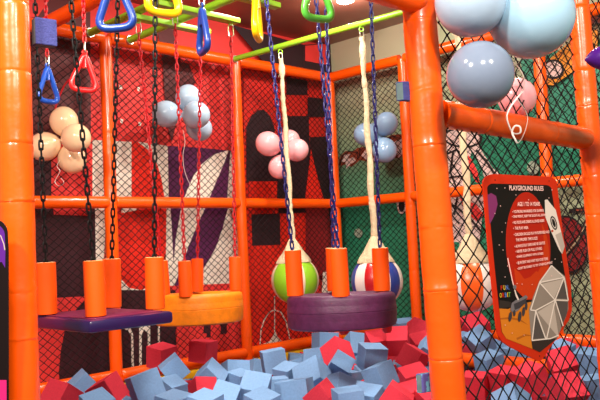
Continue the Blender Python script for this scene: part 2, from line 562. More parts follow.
# ================================================================ PLAY FRAME
XC, YF = -2.926, -3.211          # near corner post
XR = -1.669
XL, YL = -4.056, -2.034          # left entrance post
P1X, P2X, P3X = -1.189, -2.432, -3.66
G1Y, G2Y, G3Y = -0.884, -2.170, -3.25
ZT, ZM, ZB = 2.44, 1.22, -0.035
frame = thing('play_frame', (-2.0, -1.6, ZF), 'orange vinyl padded tube frame enclosing the foam block pit', 'play frame')
def post(x, y, r=0.045, z0=ZF, z1=ZT, seam=0.6, s=0):
    return padded_tube('post', (x, y, z0), (x, y, z1), r, frame, seam=seam, seed=s)
def beam(p0, p1, r=0.045, seam=0.62, s=0):
    return padded_tube('beam', p0, p1, r, frame, seam=seam, seed=s)
post(0, 0)
post(P1X, 0)
post(P2X, 0)
post(P3X, 0)
post(0, G1Y)
post(0, G2Y)
post(0, G3Y)
padded_tube('post', (XC - 0.001, YF + 0.001, ZF), (XC - 0.041, YF + 0.041, ZT), 0.064, frame, seam=0.25, seed=3)
padded_tube('post', (XR + 0.033, YF - 0.053, ZF), (XR, YF - 0.02, ZT), 0.052, frame, seam=0.26, seed=4)
post(XL, YL, 0.066, seam=0.28, s=5)
nodes = [P3X - 0.5, P3X, P2X, P1X, 0]
for z, r in ((ZT, 0.046), (ZM, 0.043), (ZB, 0.045)):
    for a, b_ in zip(nodes[:-1], nodes[1:]):
        beam((a + 0.03, 0, z), (b_ - 0.03, 0, z), r)
gn = [0, G1Y, G2Y, G3Y, -4.4]
for z, r in ((ZT, 0.046), (ZM, 0.043), (0.05, 0.045)):
    for a, b_ in zip(gn[:-1], gn[1:]):
        beam((0, a - 0.03, z), (0, b_ + 0.03, z), r)
beam((XC + 0.03, YF + 0.01, 1.332), (XR - 0.03, YF - 0.02, 1.308), 0.054, seam=0.34)
beam((XR + 0.03, YF - 0.02, 1.31), (0, YF - 0.02, 1.31), 0.054, seam=0.6)
beam((XC - 0.06, YF + 0.02, 1.765), (-4.35, YF + 0.02, 1.765), 0.056, seam=0.6)
beam((XC + 0.04, YF, ZT), (0, YF, ZT), 0.054)
beam((XL, YL + 0.04, ZT), (XL, 0, ZT), 0.05)
beam((XC, YF + 0.04, ZT), (XC, 0, ZT), 0.05)
# low tube that divides the pit, and the low tubes along its edges
beam((-0.74, -1.75, -0.02), (-0.74, -3.2, -0.02), 0.05)
beam((-3.6, -0.14, -0.2), (-0.05, -0.14, -0.2), 0.05)
beam((-0.14, -0.1, -0.2), (-0.14, -3.2, -0.2), 0.05)

# yellow edge padding of the pit below the beams
bm = bmesh.new()
box(bm, (-4.1, -0.03, -0.16), (0.02, 0.05, -0.09), bevel=0.01)
tag(obj('edge_pad', bm, 'yellow_pad'), 'yellow vinyl edge pad under the bottom beam along the red wall', 'pad')
bm = bmesh.new()
box(bm, (-0.03, -3.4, -0.08), (0.05, -0.03, -0.0), bevel=0.01)
tag(obj('edge_pad', bm, 'yellow_pad'), 'yellow vinyl edge pad under the bottom beam along the green wall', 'pad')
bm = bmesh.new()
box(bm, (-4.1, -0.03, ZF), (0.02, 0.05, -0.17), bevel=0.01)
tag(obj('edge_pad', bm, 'm_wine'), 'dark red pit side pad under the yellow strip along the red wall', 'pad')
bm = bmesh.new()
box(bm, (-0.03, -3.4, ZF), (0.05, -0.04, -0.09), bevel=0.01)
tag(obj('edge_pad', bm, 'm_dark'), 'dark pit side pad under the yellow strip along the green wall', 'pad')
bm = bmesh.new()
box(bm, (-4.3, -3.6, ZF), (-0.04, -0.04, -0.25), bevel=0.02)
tag(obj('pit_mat', bm, 'pit_floor'), 'dark foam mat lying under the foam blocks of the pit', 'mat')

# ---------------------------------------------------------------- nets
def net(name, axis, fixed, u0, u1, z0, z1, cu, cz, r, label, knots=False, seed=1, skew=0.0):
    rnd = random.Random(seed)
    nu = int(round((u1 - u0) / (cu / 2)))
    nz_ = int(round((z1 - z0) / (cz / 2)))
    P = {}
    for i in range(nu + 1):
        for j in range(nz_ + 1):
            if (i + j) % 2 == 0:
                u = u0 + (u1 - u0) * i / nu
                z = z0 + (z1 - z0) * j / nz_
                sag = 0.004 * math.sin(u * 5 + z * 3) + rnd.uniform(-1, 1) * 0.004
                du = rnd.uniform(-1, 1) * cu * 0.05
                dz = rnd.uniform(-1, 1) * cz * 0.05
                if i in (0, nu): du = 0
                if j in (0, nz_): dz = 0
                P[i, j] = Vector((u + du, fixed + sag, z + dz)) if axis == 1 else Vector((fixed + sag, u + du, z + dz))
    bm = bmesh.new()
    def run(i, j, di):
        pts = []
        while (i, j) in P:
            pts.append(P[i, j])
            i += di
            j += 1
        if len(pts) > 1:
            sweep(bm, pts, r, 4 if knots else 3, caps=False)
    for i in range(0, nu + 1):
        if i % 2 == 0:
            run(i, 0, 1)
            run(i, 0, -1)
    for j in range(1, nz_ + 1):
        if j % 2 == 0:
            run(0, j, 1)
        if (nu + j) % 2 == 0:
            run(nu, j, -1)
    if knots:
        for p in P.values():
            k = r * 1.9
            v = [bm.verts.new(p + Vector(d) * k) for d in ((1, 0, 0), (0, 1, 0), (-1, 0, 0), (0, -1, 0), (0, 0, 1), (0, 0, -1))]
            for a in range(4):
                bm.faces.new((v[a], v[(a + 1) % 4], v[4]))
                bm.faces.new((v[(a + 1) % 4], v[a], v[5]))
    return tag(obj(name, bm, 'net', smooth=False), label, 'net')

net('safety_net', 1, 0.02, P3X - 0.4, -0.05, ZB, ZT, 0.068, 0.056, 0.0032, 'black diamond mesh safety net in front of the red painted wall')
net('safety_net', 0, 0.02, -3.9, -0.05, 0.05, ZT, 0.068, 0.056, 0.0032, 'black diamond mesh safety net in front of the green painted wall', seed=2)
net('safety_net', 1, YF, XC + 0.05, XR - 0.04, -0.55, 2.42, 0.102, 0.086, 0.0036, 'large-meshed black net between the two near posts, behind the rules sign', knots=True, seed=3)
net('safety_net', 1, YF, XR + 0.05, -0.05, -0.55, 2.42, 0.102, 0.086, 0.0036, 'strip of black net at the far right edge, right of the right post', knots=True, seed=4)

# ================================================================ OVERHEAD BARS
def bar_at(y):
    return Vector((-1.235 + 0.078 * (-y), y, ZT))
rail = thing('overhead_bar', (P1X, -1.6, ZT), 'single lime green overhead tube from which the striped punch balls hang', 'bar')
bm = bmesh.new()
sweep(bm, [bar_at(-0.045), bar_at(YF + 0.03)], 0.023, 16)
tube = obj('tube', bm, 'green_paint', rail)
bm = bmesh.new()
sweep(bm, [bar_at(-0.035), bar_at(-0.062)], 0.031, 16)
obj('end_collar', bm, 'steel', tube)

rack = thing('hanger_rack', (-2.45, -0.8, ZT), 'lime green rack of overhead tubes and flat cross bars at upper left', 'rack')
for x in (-2.585, -2.255):
    bm = bmesh.new()
    sweep(bm, [(x, -0.045, ZT), (x, YF + 0.9, ZT)], 0.027, 16)
    tube = obj('tube', bm, 'green_paint', rack)
    bm = bmesh.new()
    sweep(bm, [(x, -0.035, ZT), (x, -0.062, ZT)], 0.034, 16)
    obj('end_collar', bm, 'steel', tube)
for y in (-0.675, -0.995):
    bm = bmesh.new()
    box(bm, (-2.66, y - 0.034, ZT - 0.062), (-2.0, y + 0.034, ZT - 0.028), bevel=0.003)
    obj('cross_bar', bm, 'green_paint', rack)
for y in (-1.40, -1.95):
    bm = bmesh.new()
    box(bm, (-3.80, y - 0.034, ZT - 0.062), (-2.0, y + 0.034, ZT - 0.028), bevel=0.003)
    obj('cross_bar', bm, 'green_paint', rack)

# ================================================================ CHAINS, SWINGS
def chain(name, p0, p1, mat, parent, pitch=0.036, w=0.0135, wire=0.0047, label=None, phase=0.0):
    """oval links, each turned a quarter against the next, from p0 down to p1"""
    p0, p1 = Vector(p0), Vector(p1)
    L = (p1 - p0).length
    n = max(1, int(L / pitch))
    d = (p1 - p0).normalized()
    u, v = frame_axes(d)
    c, s = math.cos(phase), math.sin(phase)
    u, v = u * c + v * s, v * c - u * s
    bm = bmesh.new()
    for k in range(n):
        cen = p0 + d * ((k + 0.5) * L / n)
        a = u if k % 2 == 0 else v
        hl = L / n / 2 + wire * 1.0 - (w - wire) * 0.0
        pts = []
        for t in range(10):
            ang = 2 * PI * t / 10
            cx = (w - wire) * math.cos(ang)
            cy = math.sin(ang)
            cy = (hl - (w - wire)) * (1 if cy > 1e-6 else (-1 if cy < -1e-6 else 0)) + (w - wire) * cy
            pts.append(cen + a * cx + d * cy)
        sweep(bm, pts, wire, 6, closed=True)
    o = obj(name, bm, mat, parent)
    if label:
        o['label'] = label
    return o

def quick_link(p, parent, L=0.06, w=0.014, ax=None, name='quick_link'):
    """oval steel link hanging below p"""
    p = Vector(p)
    ax = ax or RT
    pts = []
    for t in range(14):
        a = 2 * PI * t / 14
        pts.append(p + Vector((0, 0, -L / 2)) + ax * (w * math.cos(a)) + Vector((0, 0, 1)) * ((L / 2 - w) * (1 if math.sin(a) > 0 else -1) + w * math.sin(a)))
    bm = bmesh.new()
    sweep(bm, pts, 0.0035, 6, closed=True)
    return obj(name, bm, 'steel', parent)

def sleeve(p0, p1, parent, r=0.045):
    """foam tube slid over the lower chain: orange skin, pale cut ends, hollow"""
    p0, p1 = Vector(p0), Vector(p1)
    bm = bmesh.new()
    ri = 0.014
    n = 28
    u, w = frame_axes(p1 - p0)
    def ring(p, r_):
        return [bm.verts.new(p + (u * math.cos(2 * PI * j / n) + w * math.sin(2 * PI * j / n)) * r_) for j in range(n)]
    d = (p1 - p0).normalized()
    R_ = [ring(p0 + d * 0.004, ri), ring(p0, ri + 0.002), ring(p0, r - 0.004), ring(p0 + d * 0.003, r), ring(lerp(p0, p1, .5), r + 0.0006), ring(p1 - d * 0.003, r), ring(p1, r - 0.004), ring(p1, ri), ring(p1 - d * 0.004, ri)]
    mats = [1, 1, 0, 0, 0, 0, 1, 1]
    for i in range(8):
        for j in range(n):
            bm.faces.new((R_[i][j], R_[i][(j + 1) % n], R_[i + 1][(j + 1) % n], R_[i + 1][j])).material_index = mats[i]
    return obj('chain_sleeve', bm, ['orange_foam', 'foam_core'], parent)

def hang(parent, top, low, slen, mat, pitch=0.036, phase=0.4, lean=0.3, r=0.045):
    """one suspension: chain from top to low, foam sleeve of length slen on its lower end"""
    top, low = Vector(top), Vector(low)
    d = ((low - top).normalized() * lean + Vector((0, 0, -1)) * (1 - lean)).normalized()
    s0 = low - d * slen
    chain('chain', top, s0 + d * 0.03, mat, parent, pitch=pitch, phase=phase)
    sleeve(s0, low - d * 0.001, parent, r)

def up_to(p, x, y, z):
    """point at height z on the line from p through the direction seen at (x, y), at p's own depth"""
    d = (Vector(p) - CAM).dot(FW)
    q = at(x, y, d)
    t = (z - p[2]) / (q[2] - p[2])
    return Vector(p) + (q - Vector(p)) * t

# --- platform swing with black chains
ZS = 0.578
sw = thing('platform_swing', (-3.48, -1.66, 0.53), 'dark purple flat board swing on four black chains at left', 'swing')
bm = bmesh.new()
box(bm, (-3.725, -1.965, ZS - 0.058), (-3.298, -1.36, ZS - 0.004), 0, bevel=0.014)
obj('board', bm, 'purple_vinyl', sw)
bm = bmesh.new()
box(bm, (-3.69, -1.93, ZS - 0.006), (-3.333, -1.395, ZS), 0, bevel=0.002)
obj('seat_pad', bm, 'plum_vinyl', sw)['label'] = 'plum coloured top pad'
for (x, y, tx, ty) in ((96, 316.5, 70.5, 0), (112.5, 307.5, 118, 0), (47.5, 314.5, 36.5, 40), (155.5, 309, 155.5, 0)):
    p = on_plane(2, ZS + 0.001, x, y)
    q = up_to(p, tx, ty, ZT - 0.04)
    hang(sw, q, p, 0.245, 'black_metal', pitch=0.040)

# --- tyre swings
def tyre(center, ztop, r, h, mat, parent, tilt=(0, 0)):
    n = 120
    bm = bmesh.new()
    c = Vector((0, 0, 0))
    prof = []
    rim = r * 0.56
    prof.append((rim, -h * 0.34))
    prof.append((rim + 0.012, -h * 0.42))
    prof.append((r * 0.74, -h * 0.5))
    prof.append((r * 0.92, -h * 0.5))
    prof.append((r * 0.972, -h * 0.455))
    prof.append((r * 0.992, -h * 0.36))
    for z in (-0.22, -0.20, -0.10, -0.015, 0.0, 0.015, 0.10, 0.20, 0.22):
        dr = -0.0025 if z == 0.0 else 0.0
        prof.append((r + dr - 0.003 * (abs(z) / .22) ** 2, z * h))
    prof += [(r * 0.992, h * 0.36), (r * 0.972, h * 0.455), (r * 0.92, h * 0.5), (r * 0.74, h * 0.5), (rim + 0.012, h * 0.42), (rim, h * 0.34)]
    prof.append((rim - 0.004, 0))
    prof.append((rim, -h * 0.34))
    def groove(j, rr, z):
        if rr > r * 0.95 and z > 0.12 * h and j % 2 == 0:
            return -0.005
        return 0.0
    lathe(bm, prof, n, matf=None, rfun=groove)
    bmesh.ops.remove_doubles(bm, verts=bm.verts[:], dist=1e-6)
    bmesh.ops.rotate(bm, verts=bm.verts[:], cent=c, matrix=Matrix.Rotation(tilt[0], 3, 'X') @ Matrix.Rotation(tilt[1], 3, 'Y'))
    bmesh.ops.translate(bm, verts=bm.verts[:], vec=Vector((center[0], center[1], ztop - h / 2)))
    return obj('tyre', bm, mat, parent)

def bolt_caps(pts, parent, mat):
    for p in pts:
        bm = bmesh.new()
        lathe(bm, [(0, -0.03), (0.018, -0.028), (0.026, -0.015), (0.026, 0.006), (0, 0.006)], 16, origin=p)
        obj('bolt_cap', bm, mat, parent)['label'] = 'red plastic bolt cap'

A = Vector((-2.30, -0.83, 0.54))
am = thing('tyre_swing', (A.x, A.y, 0.33), 'amber orange tyre swing hanging on red chains', 'swing')
am_tyre = tyre(A, 0.562, 0.295, 0.195, 'amber_rubber', am, tilt=(-0.018, 0.018))
tops = [(-2.585, -0.675), (-2.075, -0.675), (-2.52, -0.995), (-2.06, -0.995)]
lows = [at(148, 294, 4.98), on_plane(2, 0.545, 202, 291), on_plane(2, 0.54, 188, 297), on_plane(2, 0.545, 238, 290)]
seats = [Vector((A.x - 0.17, A.y + 0.14, 0.562)), Vector((A.x + 0.10, A.y + 0.14, 0.560)), Vector((A.x - 0.215, A.y - 0.16, 0.556)), Vector((A.x + 0.195, A.y - 0.155, 0.563))]
for (tx, ty), s in zip(tops, seats):
    bm = bmesh.new()
    pts = [Vector((tx, ty, ZT - 0.045)) + Vector((0, 0, -0.018)) + RT * (0.013 * math.sin(a)) + Vector((0, 0, 0.018 * math.cos(a))) for a in [2 * PI * i / 12 for i in range(12)]]
    sweep(bm, pts, 0.005, 6, closed=True)
    obj('eye_bolt', bm, 'green_paint', am)
    quick_link((tx, ty, ZT - 0.075), am, L=0.085, w=0.017)
    hang(am, (tx, ty, ZT - 0.155), s, 0.225, 'red_metal', pitch=0.036, lean=0.8, r=0.041)

B = at(341, 297, 4.05)
pm = thing('tyre_swing', (B.x, B.y, 0.39), 'purple tyre swing hanging on dark blue chains in the centre', 'swing')
pm_tyre = tyre(B, 0.576, 0.295, 0.178, 'purple_rubber', pm, tilt=(-0.022, 0.022))
ang = [(294.5, 296.5, 270, 40), (341, 297.5, 316, 0), (382, 291.5, 371, 0)]
for (x, y, tx, ty) in ang:
    p = on_plane(2, 0.574, x, y)
    off = p - Vector((B.x, B.y, p.z))
    off = off * min(1.0, 0.245 / max(off.length, 1e-3))
    p = Vector((B.x, B.y, 0.577)) + off
    q = up_to(p, tx, ty, ZT)
    hang(pm, q, p, 0.245 if x != 382 else 0.235, 'blue_metal', pitch=0.038)
p = Vector((B.x, B.y, 0.577)) + FW.cross(Vector((0, 0, 1))).normalized() * -0.02 + Vector((FW.x, FW.y, 0)).normalized() * 0.23
hang(pm, up_to(p, 326, 0, ZT), p, 0.245, 'blue_metal', pitch=0.038)
for k, (tx, ty) in enumerate(((344, 334), (387, 327.5))):
    q = at(tx, ty, 3.95)
    off = Vector((q.x - B.x, q.y - B.y, 0))
    off = off * min(1.0, 0.25 / off.length)
    bolt_caps([Vector((B.x, B.y, 0.396)) + off], pm_tyre, 'red_plastic')

# cross bar that carries the purple swing (above the picture)
hr = thing('hanger_beam', (B.x, B.y, ZT + 0.03), 'lime green overhead bars above the purple tyre swing', 'rack')
for dy in (-0.22, 0.22):
    bm = bmesh.new()
    box(bm, (P1X + 0.02 - 1.8, B.y + dy - 0.03, ZT + 0.022), (P1X + 0.05, B.y + dy + 0.03, ZT + 0.05), bevel=0.003)
    obj('cross_bar', bm, 'green_paint', hr)

# ================================================================ TRAPEZE RINGS
def trapeze(x, y_bottom, depth, yaw, mat, label, chain_mat='red_metal', swing=0.0, zb=1.66, top=None):
    """rounded triangle grip; yaw turns it about its own vertical axis from facing the camera"""
    c = at(x, y_bottom, depth)
    c.z = zb
    H_, W_ = 0.155, 0.074
    c0 = Vector((c.x, c.y, zb))
    ax = Matrix.Rotation(yaw, 3, 'Z') @ Vector((FW.y, -FW.x, 0)).normalized()
    tilt = Vector((0, 0, 1)) * math.cos(swing) + ax * math.sin(swing)
    ax2 = ax * math.cos(swing) - Vector((0, 0, 1)) * math.sin(swing)
    t = thing('trapeze_ring', (c.x, c.y, zb), label, 'grip')
    raw = [(-W_, 0.028, 0.03), (W_, 0.028, 0.03), (0.016, H_, 0.014), (-0.016, H_, 0.014)]
    corners = [(-W_ + 0.006, 0.0), (W_ - 0.006, 0.0), (W_, 0.03), (0.018, H_), (-0.018, H_), (-W_, 0.03)]
    pts = []
    poly = [Vector((a, b_, 0)) for a, b_ in ((-W_, 0.0), (W_, 0.0), (0.0, H_ + 0.035))]
    rr = [0.056, 0.056, 0.034]
    for i in range(3):
        p, a, b_ = poly[i], poly[i - 1], poly[(i + 1) % 3]
        da, db = (a - p).normalized(), (b_ - p).normalized()
        for k in range(7):
            s = k / 6
            q = (p + da * rr[i]) * (1 - s) ** 2 + p * 2 * s * (1 - s) + (p + db * rr[i]) * s ** 2
            pts.append(q)
    world_pts = [c0 + ax2 * q.x + tilt * (q.y + 0.012) for q in pts]
    bm = bmesh.new()
    sweep(bm, world_pts, 0.0142, 12, closed=True)
    tp = c0 + tilt * (H_ + 0.022)
    # web and eye at the apex
    sweep(bm, [tp - tilt * 0.052, tp - tilt * 0.02, tp + tilt * 0.002, tp + tilt * 0.02], [0.021, 0.016, 0.012, 0.008], 12, flat=0.5)
    nrm = ax2.cross(tilt)
    eye = tp + tilt * 0.028
    sweep(bm, [eye + (ax2 * math.cos(a) + tilt * math.sin(a)) * 0.011 for a in [2 * PI * i / 12 for i in range(12)]], 0.005, 8, closed=True)
    obj('grip', bm, mat, t)
    quick_link(eye + Vector((0, 0, 0.055)), t, L=0.058, w=0.012, ax=nrm if abs(nrm.dot(RT)) > 0.4 else RT)
    e2 = eye + Vector((0, 0, 0.052))
    chain('chain', top or Vector((e2.x, e2.y, ZT + 0.02)), e2, chain_mat, t, pitch=0.03, w=0.012, wire=0.004)
    return t

trapeze(48.5, 104, 4.00, math.radians(57), 'sky_plastic', 'small bright blue triangular hand grip beside the left post')
trapeze(83.5, 93, 3.76, math.radians(28), 'red_plastic', 'red triangular hand grip beside the black chain at left', swing=0.06)
trapeze(116.5, 33, 2.58, math.radians(-6), 'blue_plastic', 'large dark blue triangular hand grip facing the viewer', swing=0.0, zb=1.61)
trapeze(164.5, 18, 2.60, math.radians(38), 'yellow_plastic', 'yellow triangular hand grip at the top edge, left of the narrow blue one', swing=-0.05)
trapeze(204, 57, 3.13, math.radians(-66), 'blue_plastic', 'narrow dark blue triangular hand grip seen from the side', swing=0.0)
trapeze(258, 43, 2.96, math.radians(84), 'yellow_plastic', 'yellow triangular hand grip seen from the side, right of the blue ones', swing=0.0)
trapeze(319, 24, 2.75, math.radians(34), 'green_plastic', 'light green triangular hand grip in front of the ceiling', swing=-0.03)

# overhead bars carrying the grips (above the picture)
gb = thing('grip_rail', (-3.4, -2.2, ZT + 0.03), 'lime green overhead tube that carries the hand grips', 'bar')
for pts in ([at(48.5, 40, 4.0), at(83.5, 40, 3.76), at(204, 40, 3.13), at(258, 40, 2.96)], [at(116.5, 40, 2.75), at(164.5, 40, 2.6)], [at(258, 40, 2.96), at(319, 40, 2.75)]):
    bm = bmesh.new()
    sweep(bm, [Vector((p.x, p.y, ZT + 0.045)) for p in pts], 0.021, 12)
    obj('tube', bm, 'green_paint', gb)

# ================================================================ PUNCH BALLS
def punch_ball(hook, center, r, gores, mats, turn, label, rope_r=0.023):
    hook, center = Vector(hook), Vector(center)
    t = thing('punch_ball', (center.x, center.y, center.z - r), label, 'punch ball')
    axis = (hook - center).normalized()
    q = Vector((0, 0, 1)).rotation_difference(axis).to_matrix()
    bm = bmesh.new()
    n, rows = 72, 28
    prof = [(r * math.sin(PI * i / rows), -r * math.cos(PI * i / rows)) for i in range(rows + 1)]
    k = n // len(gores)
    def seam(j, rr, z):
        return -0.0035 * (rr / r) if j % k == 0 else 0.0
    lathe(bm, prof, n, matf=lambda i, j: gores[j // k % len(gores)], rfun=seam)
    rot = q @ Matrix.Rotation(turn, 3, 'Z')
    for v in bm.verts:
        v.co = center + rot @ v.co
    obj('ball', bm, mats, t)
    # cloth skirt over the top
    bm = bmesh.new()
    rs = random.Random(int(center.y * 1000))
    ph = rs.uniform(0, 6)
    lathe(bm, [(r * 0.715, r * 0.71), (r * 0.73, r * 0.715), (r * 0.72, r * 0.78), (r * 0.60, r * 0.95), (r * 0.44, r * 1.16), (r * 0.30, r * 1.42), (r * 0.20, r * 1.60), (r * 0.12, r * 1.72), (0.0, r * 1.74)], 40,
          rfun=lambda j, rr, z: 0.004 * math.sin(j * 0.9 + ph + z * 30) * (1.6 if z < r else 1))
    for v in bm.verts:
        v.co = center + q @ v.co
    obj('skirt', bm, 'cream_cloth', t)
    # rope in a gathered cloth sleeve
    bm = bmesh.new()
    p0 = center + axis * (r * 1.6)
    p1 = hook + Vector((0, 0, -0.10))
    K = 46
    pts, rad = [], []
    for i in range(K + 1):
        s = i / K
        p = lerp(p0, p1, s)
        p += Vector((math.sin(s * 19 + ph), math.cos(s * 23 + ph), 0)) * 0.0035
        pts.append(p)
        rad.append(rope_r * (1.15 - 0.3 * s) + rs.uniform(-0.0045, 0.0045) + (0.006 if abs(s - 0.93) < 0.03 or s > 0.98 else 0))
    sweep(bm, pts, rad, 10, flat=0.8)
    d = (p1 - p0).normalized()
    rope = obj('rope_sleeve', bm, 'cream_cloth', t)
    bm = bmesh.new()
    pe = pts[-4]
    sweep(bm, [pe, pe + Vector((-0.012, 0.012, -0.02)), pe + Vector((-0.022, 0.02, -0.055))], 0.0022, 6)
    obj('tie_end', bm, 'cream_cloth', rope)
    bm = bmesh.new()
    e = hook + Vector((0, 0, -0.021))
    sweep(bm, [e + Vector((0, 0, -0.02)) + (RT * math.sin(a) + Vector((0, 0, 1)) * math.cos(a)) * 0.016 for a in [2 * PI * i / 12 for i in range(12)]], 0.005, 6, closed=True)
    obj('eye_bolt', bm, 'green_paint', t)
    quick_link(e + Vector((0, 0, -0.03)), t, L=0.07, w=0.014)
    return t

def on_bar(x, y):
    p = on_plane(2, ZT, x, y)
    return Vector((P1X, p.y, ZT))
def below(hook, x, y):
    return on_plane(0, hook, x, y)
h1, h2, h3 = bar_at(-0.57), bar_at(-1.37), bar_at(-2.14)
punch_ball(h1, below(h1.x, 295, 280), 0.188, [0, 1, 0, 1, 0, 1, 0, 1], ['cream_vinyl', 'lime_vinyl'], math.radians(26), 'striped lime green and cream punch ball, left of the two over the pit')
punch_ball(h2, below(h2.x, 377, 281), 0.186, [0, 1, 0, 2] * 3, ['white_vinyl', 'red_vinyl', 'navy_vinyl'], math.radians(41), 'striped red, white and blue punch ball by the green wall')
punch_ball(h3, below(h3.x, 472, 283), 0.186, [0, 1, 0, 1, 0, 1, 0, 1], ['white_vinyl', 'orange_gore'], math.radians(55), 'striped orange and white punch ball behind the front net beside the sign')

# ================================================================ BALLOONS
def balloon(c, r, mat, label, group=None, tie=None, stretch=1.08):
    """latex balloon; its neck points to tie"""
    c = Vector(c)
    d = (Vector(tie) - c).normalized() if tie is not None else Vector((0, 0, -1))
    q = Vector((0, 0, -1)).rotation_difference(d).to_matrix()
    t = thing('balloon', (c.x, c.y, c.z - r), label, 'balloon', group)
    bm = bmesh.new()
    prof = []
    n = 26
    for i in range(n + 1):
        a = PI * i / n
        z = -math.cos(a)
        rr = math.sin(a)
        if z < 0:
            rr *= 1 - 0.16 * (-z) ** 2
        prof.append((max(rr, 0) * r, z * r * (stretch if z > 0 else stretch * 1.04)))
    lathe(bm, prof, 40)
    for v in bm.verts:
        v.co = c + q @ v.co
    skin = obj('skin', bm, mat, t)
    bm = bmesh.new()
    zz = -r * stretch * 1.04
    lathe(bm, [(0, zz + 0.004), (r * 0.10, zz - 0.002), (0.006, zz - 0.008), (0.010, zz - 0.014), (0.013, zz - 0.02), (0, zz - 0.018)], 16)
    for v in bm.verts:
        v.co = c + q @ v.co
    obj('knot', bm, mat, skin)
    return t

def cluster(depth, spots, mat, rad_px, tie_px, labels):
    tie = at(tie_px[0], tie_px[1], depth + 0.03)
    for (x, y, dd, k), lab in zip(spots, labels):
        d = depth + dd
        balloon(at(x, y, d), rad_px * k * d / FPX, mat, lab, tie=tie)

cluster(5.15, [(64, 121.5, 0.05, 0.99), (76, 138, -0.12, 1.03), (44.5, 146.5, 0.02, 1.03), (72, 159, 0.08, 0.98)], 'peach', 14.2, (66, 138),
        ['peach balloon at the top of the peach cluster', 'peach balloon in front of the other three of the peach cluster', 'peach balloon nearest the left post', 'peach balloon at the bottom of the peach cluster'])
cluster(5.75, [(188, 98, 0.06, 0.95), (166.5, 114, 0.0, 1.0), (196, 115, -0.1, 1.03), (199, 128, 0.12, 0.95)], 'paleblue', 13.4, (184, 117),
        ['pale blue balloon at the top of the cluster between the red chains', 'pale blue balloon behind the black chain', 'pale blue balloon in front of the others of the cluster between the red chains', 'pale blue balloon at the bottom of the cluster between the red chains'])
cluster(6.35, [(268.5, 144, -0.04, 1.05), (279.5, 167, 0.0, 0.95), (289, 141, 0.1, 0.92), (296.5, 150, -0.04, 0.98)], 'pink', 11.8, (283, 152),
        ['pink balloon at the left of the pink cluster', 'pink balloon at the bottom of the pink cluster', 'pink balloon behind the rope at the back of the pink cluster', 'pink balloon at the right of the pink cluster'])
cluster(6.6, [(386, 124, 0.0, 1.0), (366, 134.5, 0.0, 1.0), (384.5, 150, -0.04, 1.06), (376, 133, 0.10, 0.9)], 'sky', 11.6, (378, 136),
        ['blue balloon at upper right of the cluster on the green wall', 'blue balloon at the left of the cluster on the green wall', 'blue balloon at the bottom of the cluster on the green wall', 'blue balloon at the back of the cluster on the green wall'])
tie = at(503, 30, 2.98)
balloon(at(470.5, 2, 2.72), 35 * 2.72 / FPX, 'paleblue', 'blue balloon at the top edge beside the near centre post', tie=tie)
balloon(at(480.5, 74.5, 2.60), 33.5 * 2.60 / FPX, 'sky_grey', 'grey blue balloon resting above the front beam', tie=at(506, 50, 2.75), stretch=1.03)
balloon(at(531, 17, 2.78), 41.5 * 2.78 / FPX, 'sky_light', 'largest light blue balloon at upper right', tie=tie)
balloon(at(517, 98, 3.45), 19 * 3.45 / FPX, 'pink', 'pink balloon behind the front net beside the grey blue one', tie=at(512, 130, 3.4))

def ribbon(name, pts, w, label, n=4):
    """thin curling band: a flat strip with thickness following smooth points"""
    P = [Vector(p) for p in pts]
    out = []
    k = len(P)
    for i in range(k - 1):
        p0, p1, p2, p3 = P[max(i - 1, 0)], P[i], P[i + 1], P[min(i + 2, k - 1)]
        for s in range(n):
            t = s / n
            out.append(0.5 * ((2 * p1) + (p2 - p0) * t + (2 * p0 - 5 * p1 + 4 * p2 - p3) * t * t + (3 * p1 - p0 - 3 * p2 + p3) * t ** 3))
    out.append(P[-1])
    bm = bmesh.new()
    sweep(bm, out, w / 2, 6, flat=0.3)
    return tag(obj(name, bm, 'ribbon'), label, 'ribbon')

cord = [at(x, y, 5.2) for x, y in ((69, 79), (64, 86), (59.5, 96), (56, 106), (54, 116))]
bm = bmesh.new()
sweep(bm, cord, 0.006, 6)
tag(obj('cord', bm, 'red_metal'), 'red cord running from the red hand grip down to the peach balloons', 'cord')
ribbon('curling_ribbon', [at(x, y, d) for x, y, d in ((513, 62, 2.8), (519, 68, 2.8), (524, 78, 2.8), (523, 90, 2.84), (517, 98, 2.86), (511, 106, 2.86), (507, 115, 2.86), (508, 123, 2.86), (513, 133, 2.86), (520, 133, 2.85), (520, 127, 2.84), (515, 126, 2.84), (512, 132, 2.85), (515, 139, 2.85), (518, 143, 2.86), (523, 136, 2.86), (527, 124, 2.87), (527, 114, 2.88), (521, 104, 2.89), (516, 99, 2.90))], 0.007, 'white curling ribbon hanging over the front orange beam')
ribbon('curling_ribbon', [at(x, y, 5.1) for x, y in ((60, 160), (57, 166), (60, 171), (57, 177), (55, 182), (59, 186), (64, 183), (61, 178))], 0.009, 'white curling ribbon under the peach balloons')
ribbon('curling_ribbon', [at(x, y, 5.7) for x, y in ((183, 130), (185, 142), (183, 155), (184, 168), (187, 178), (190, 184))], 0.007, 'white ribbon hanging under the pale blue balloons')

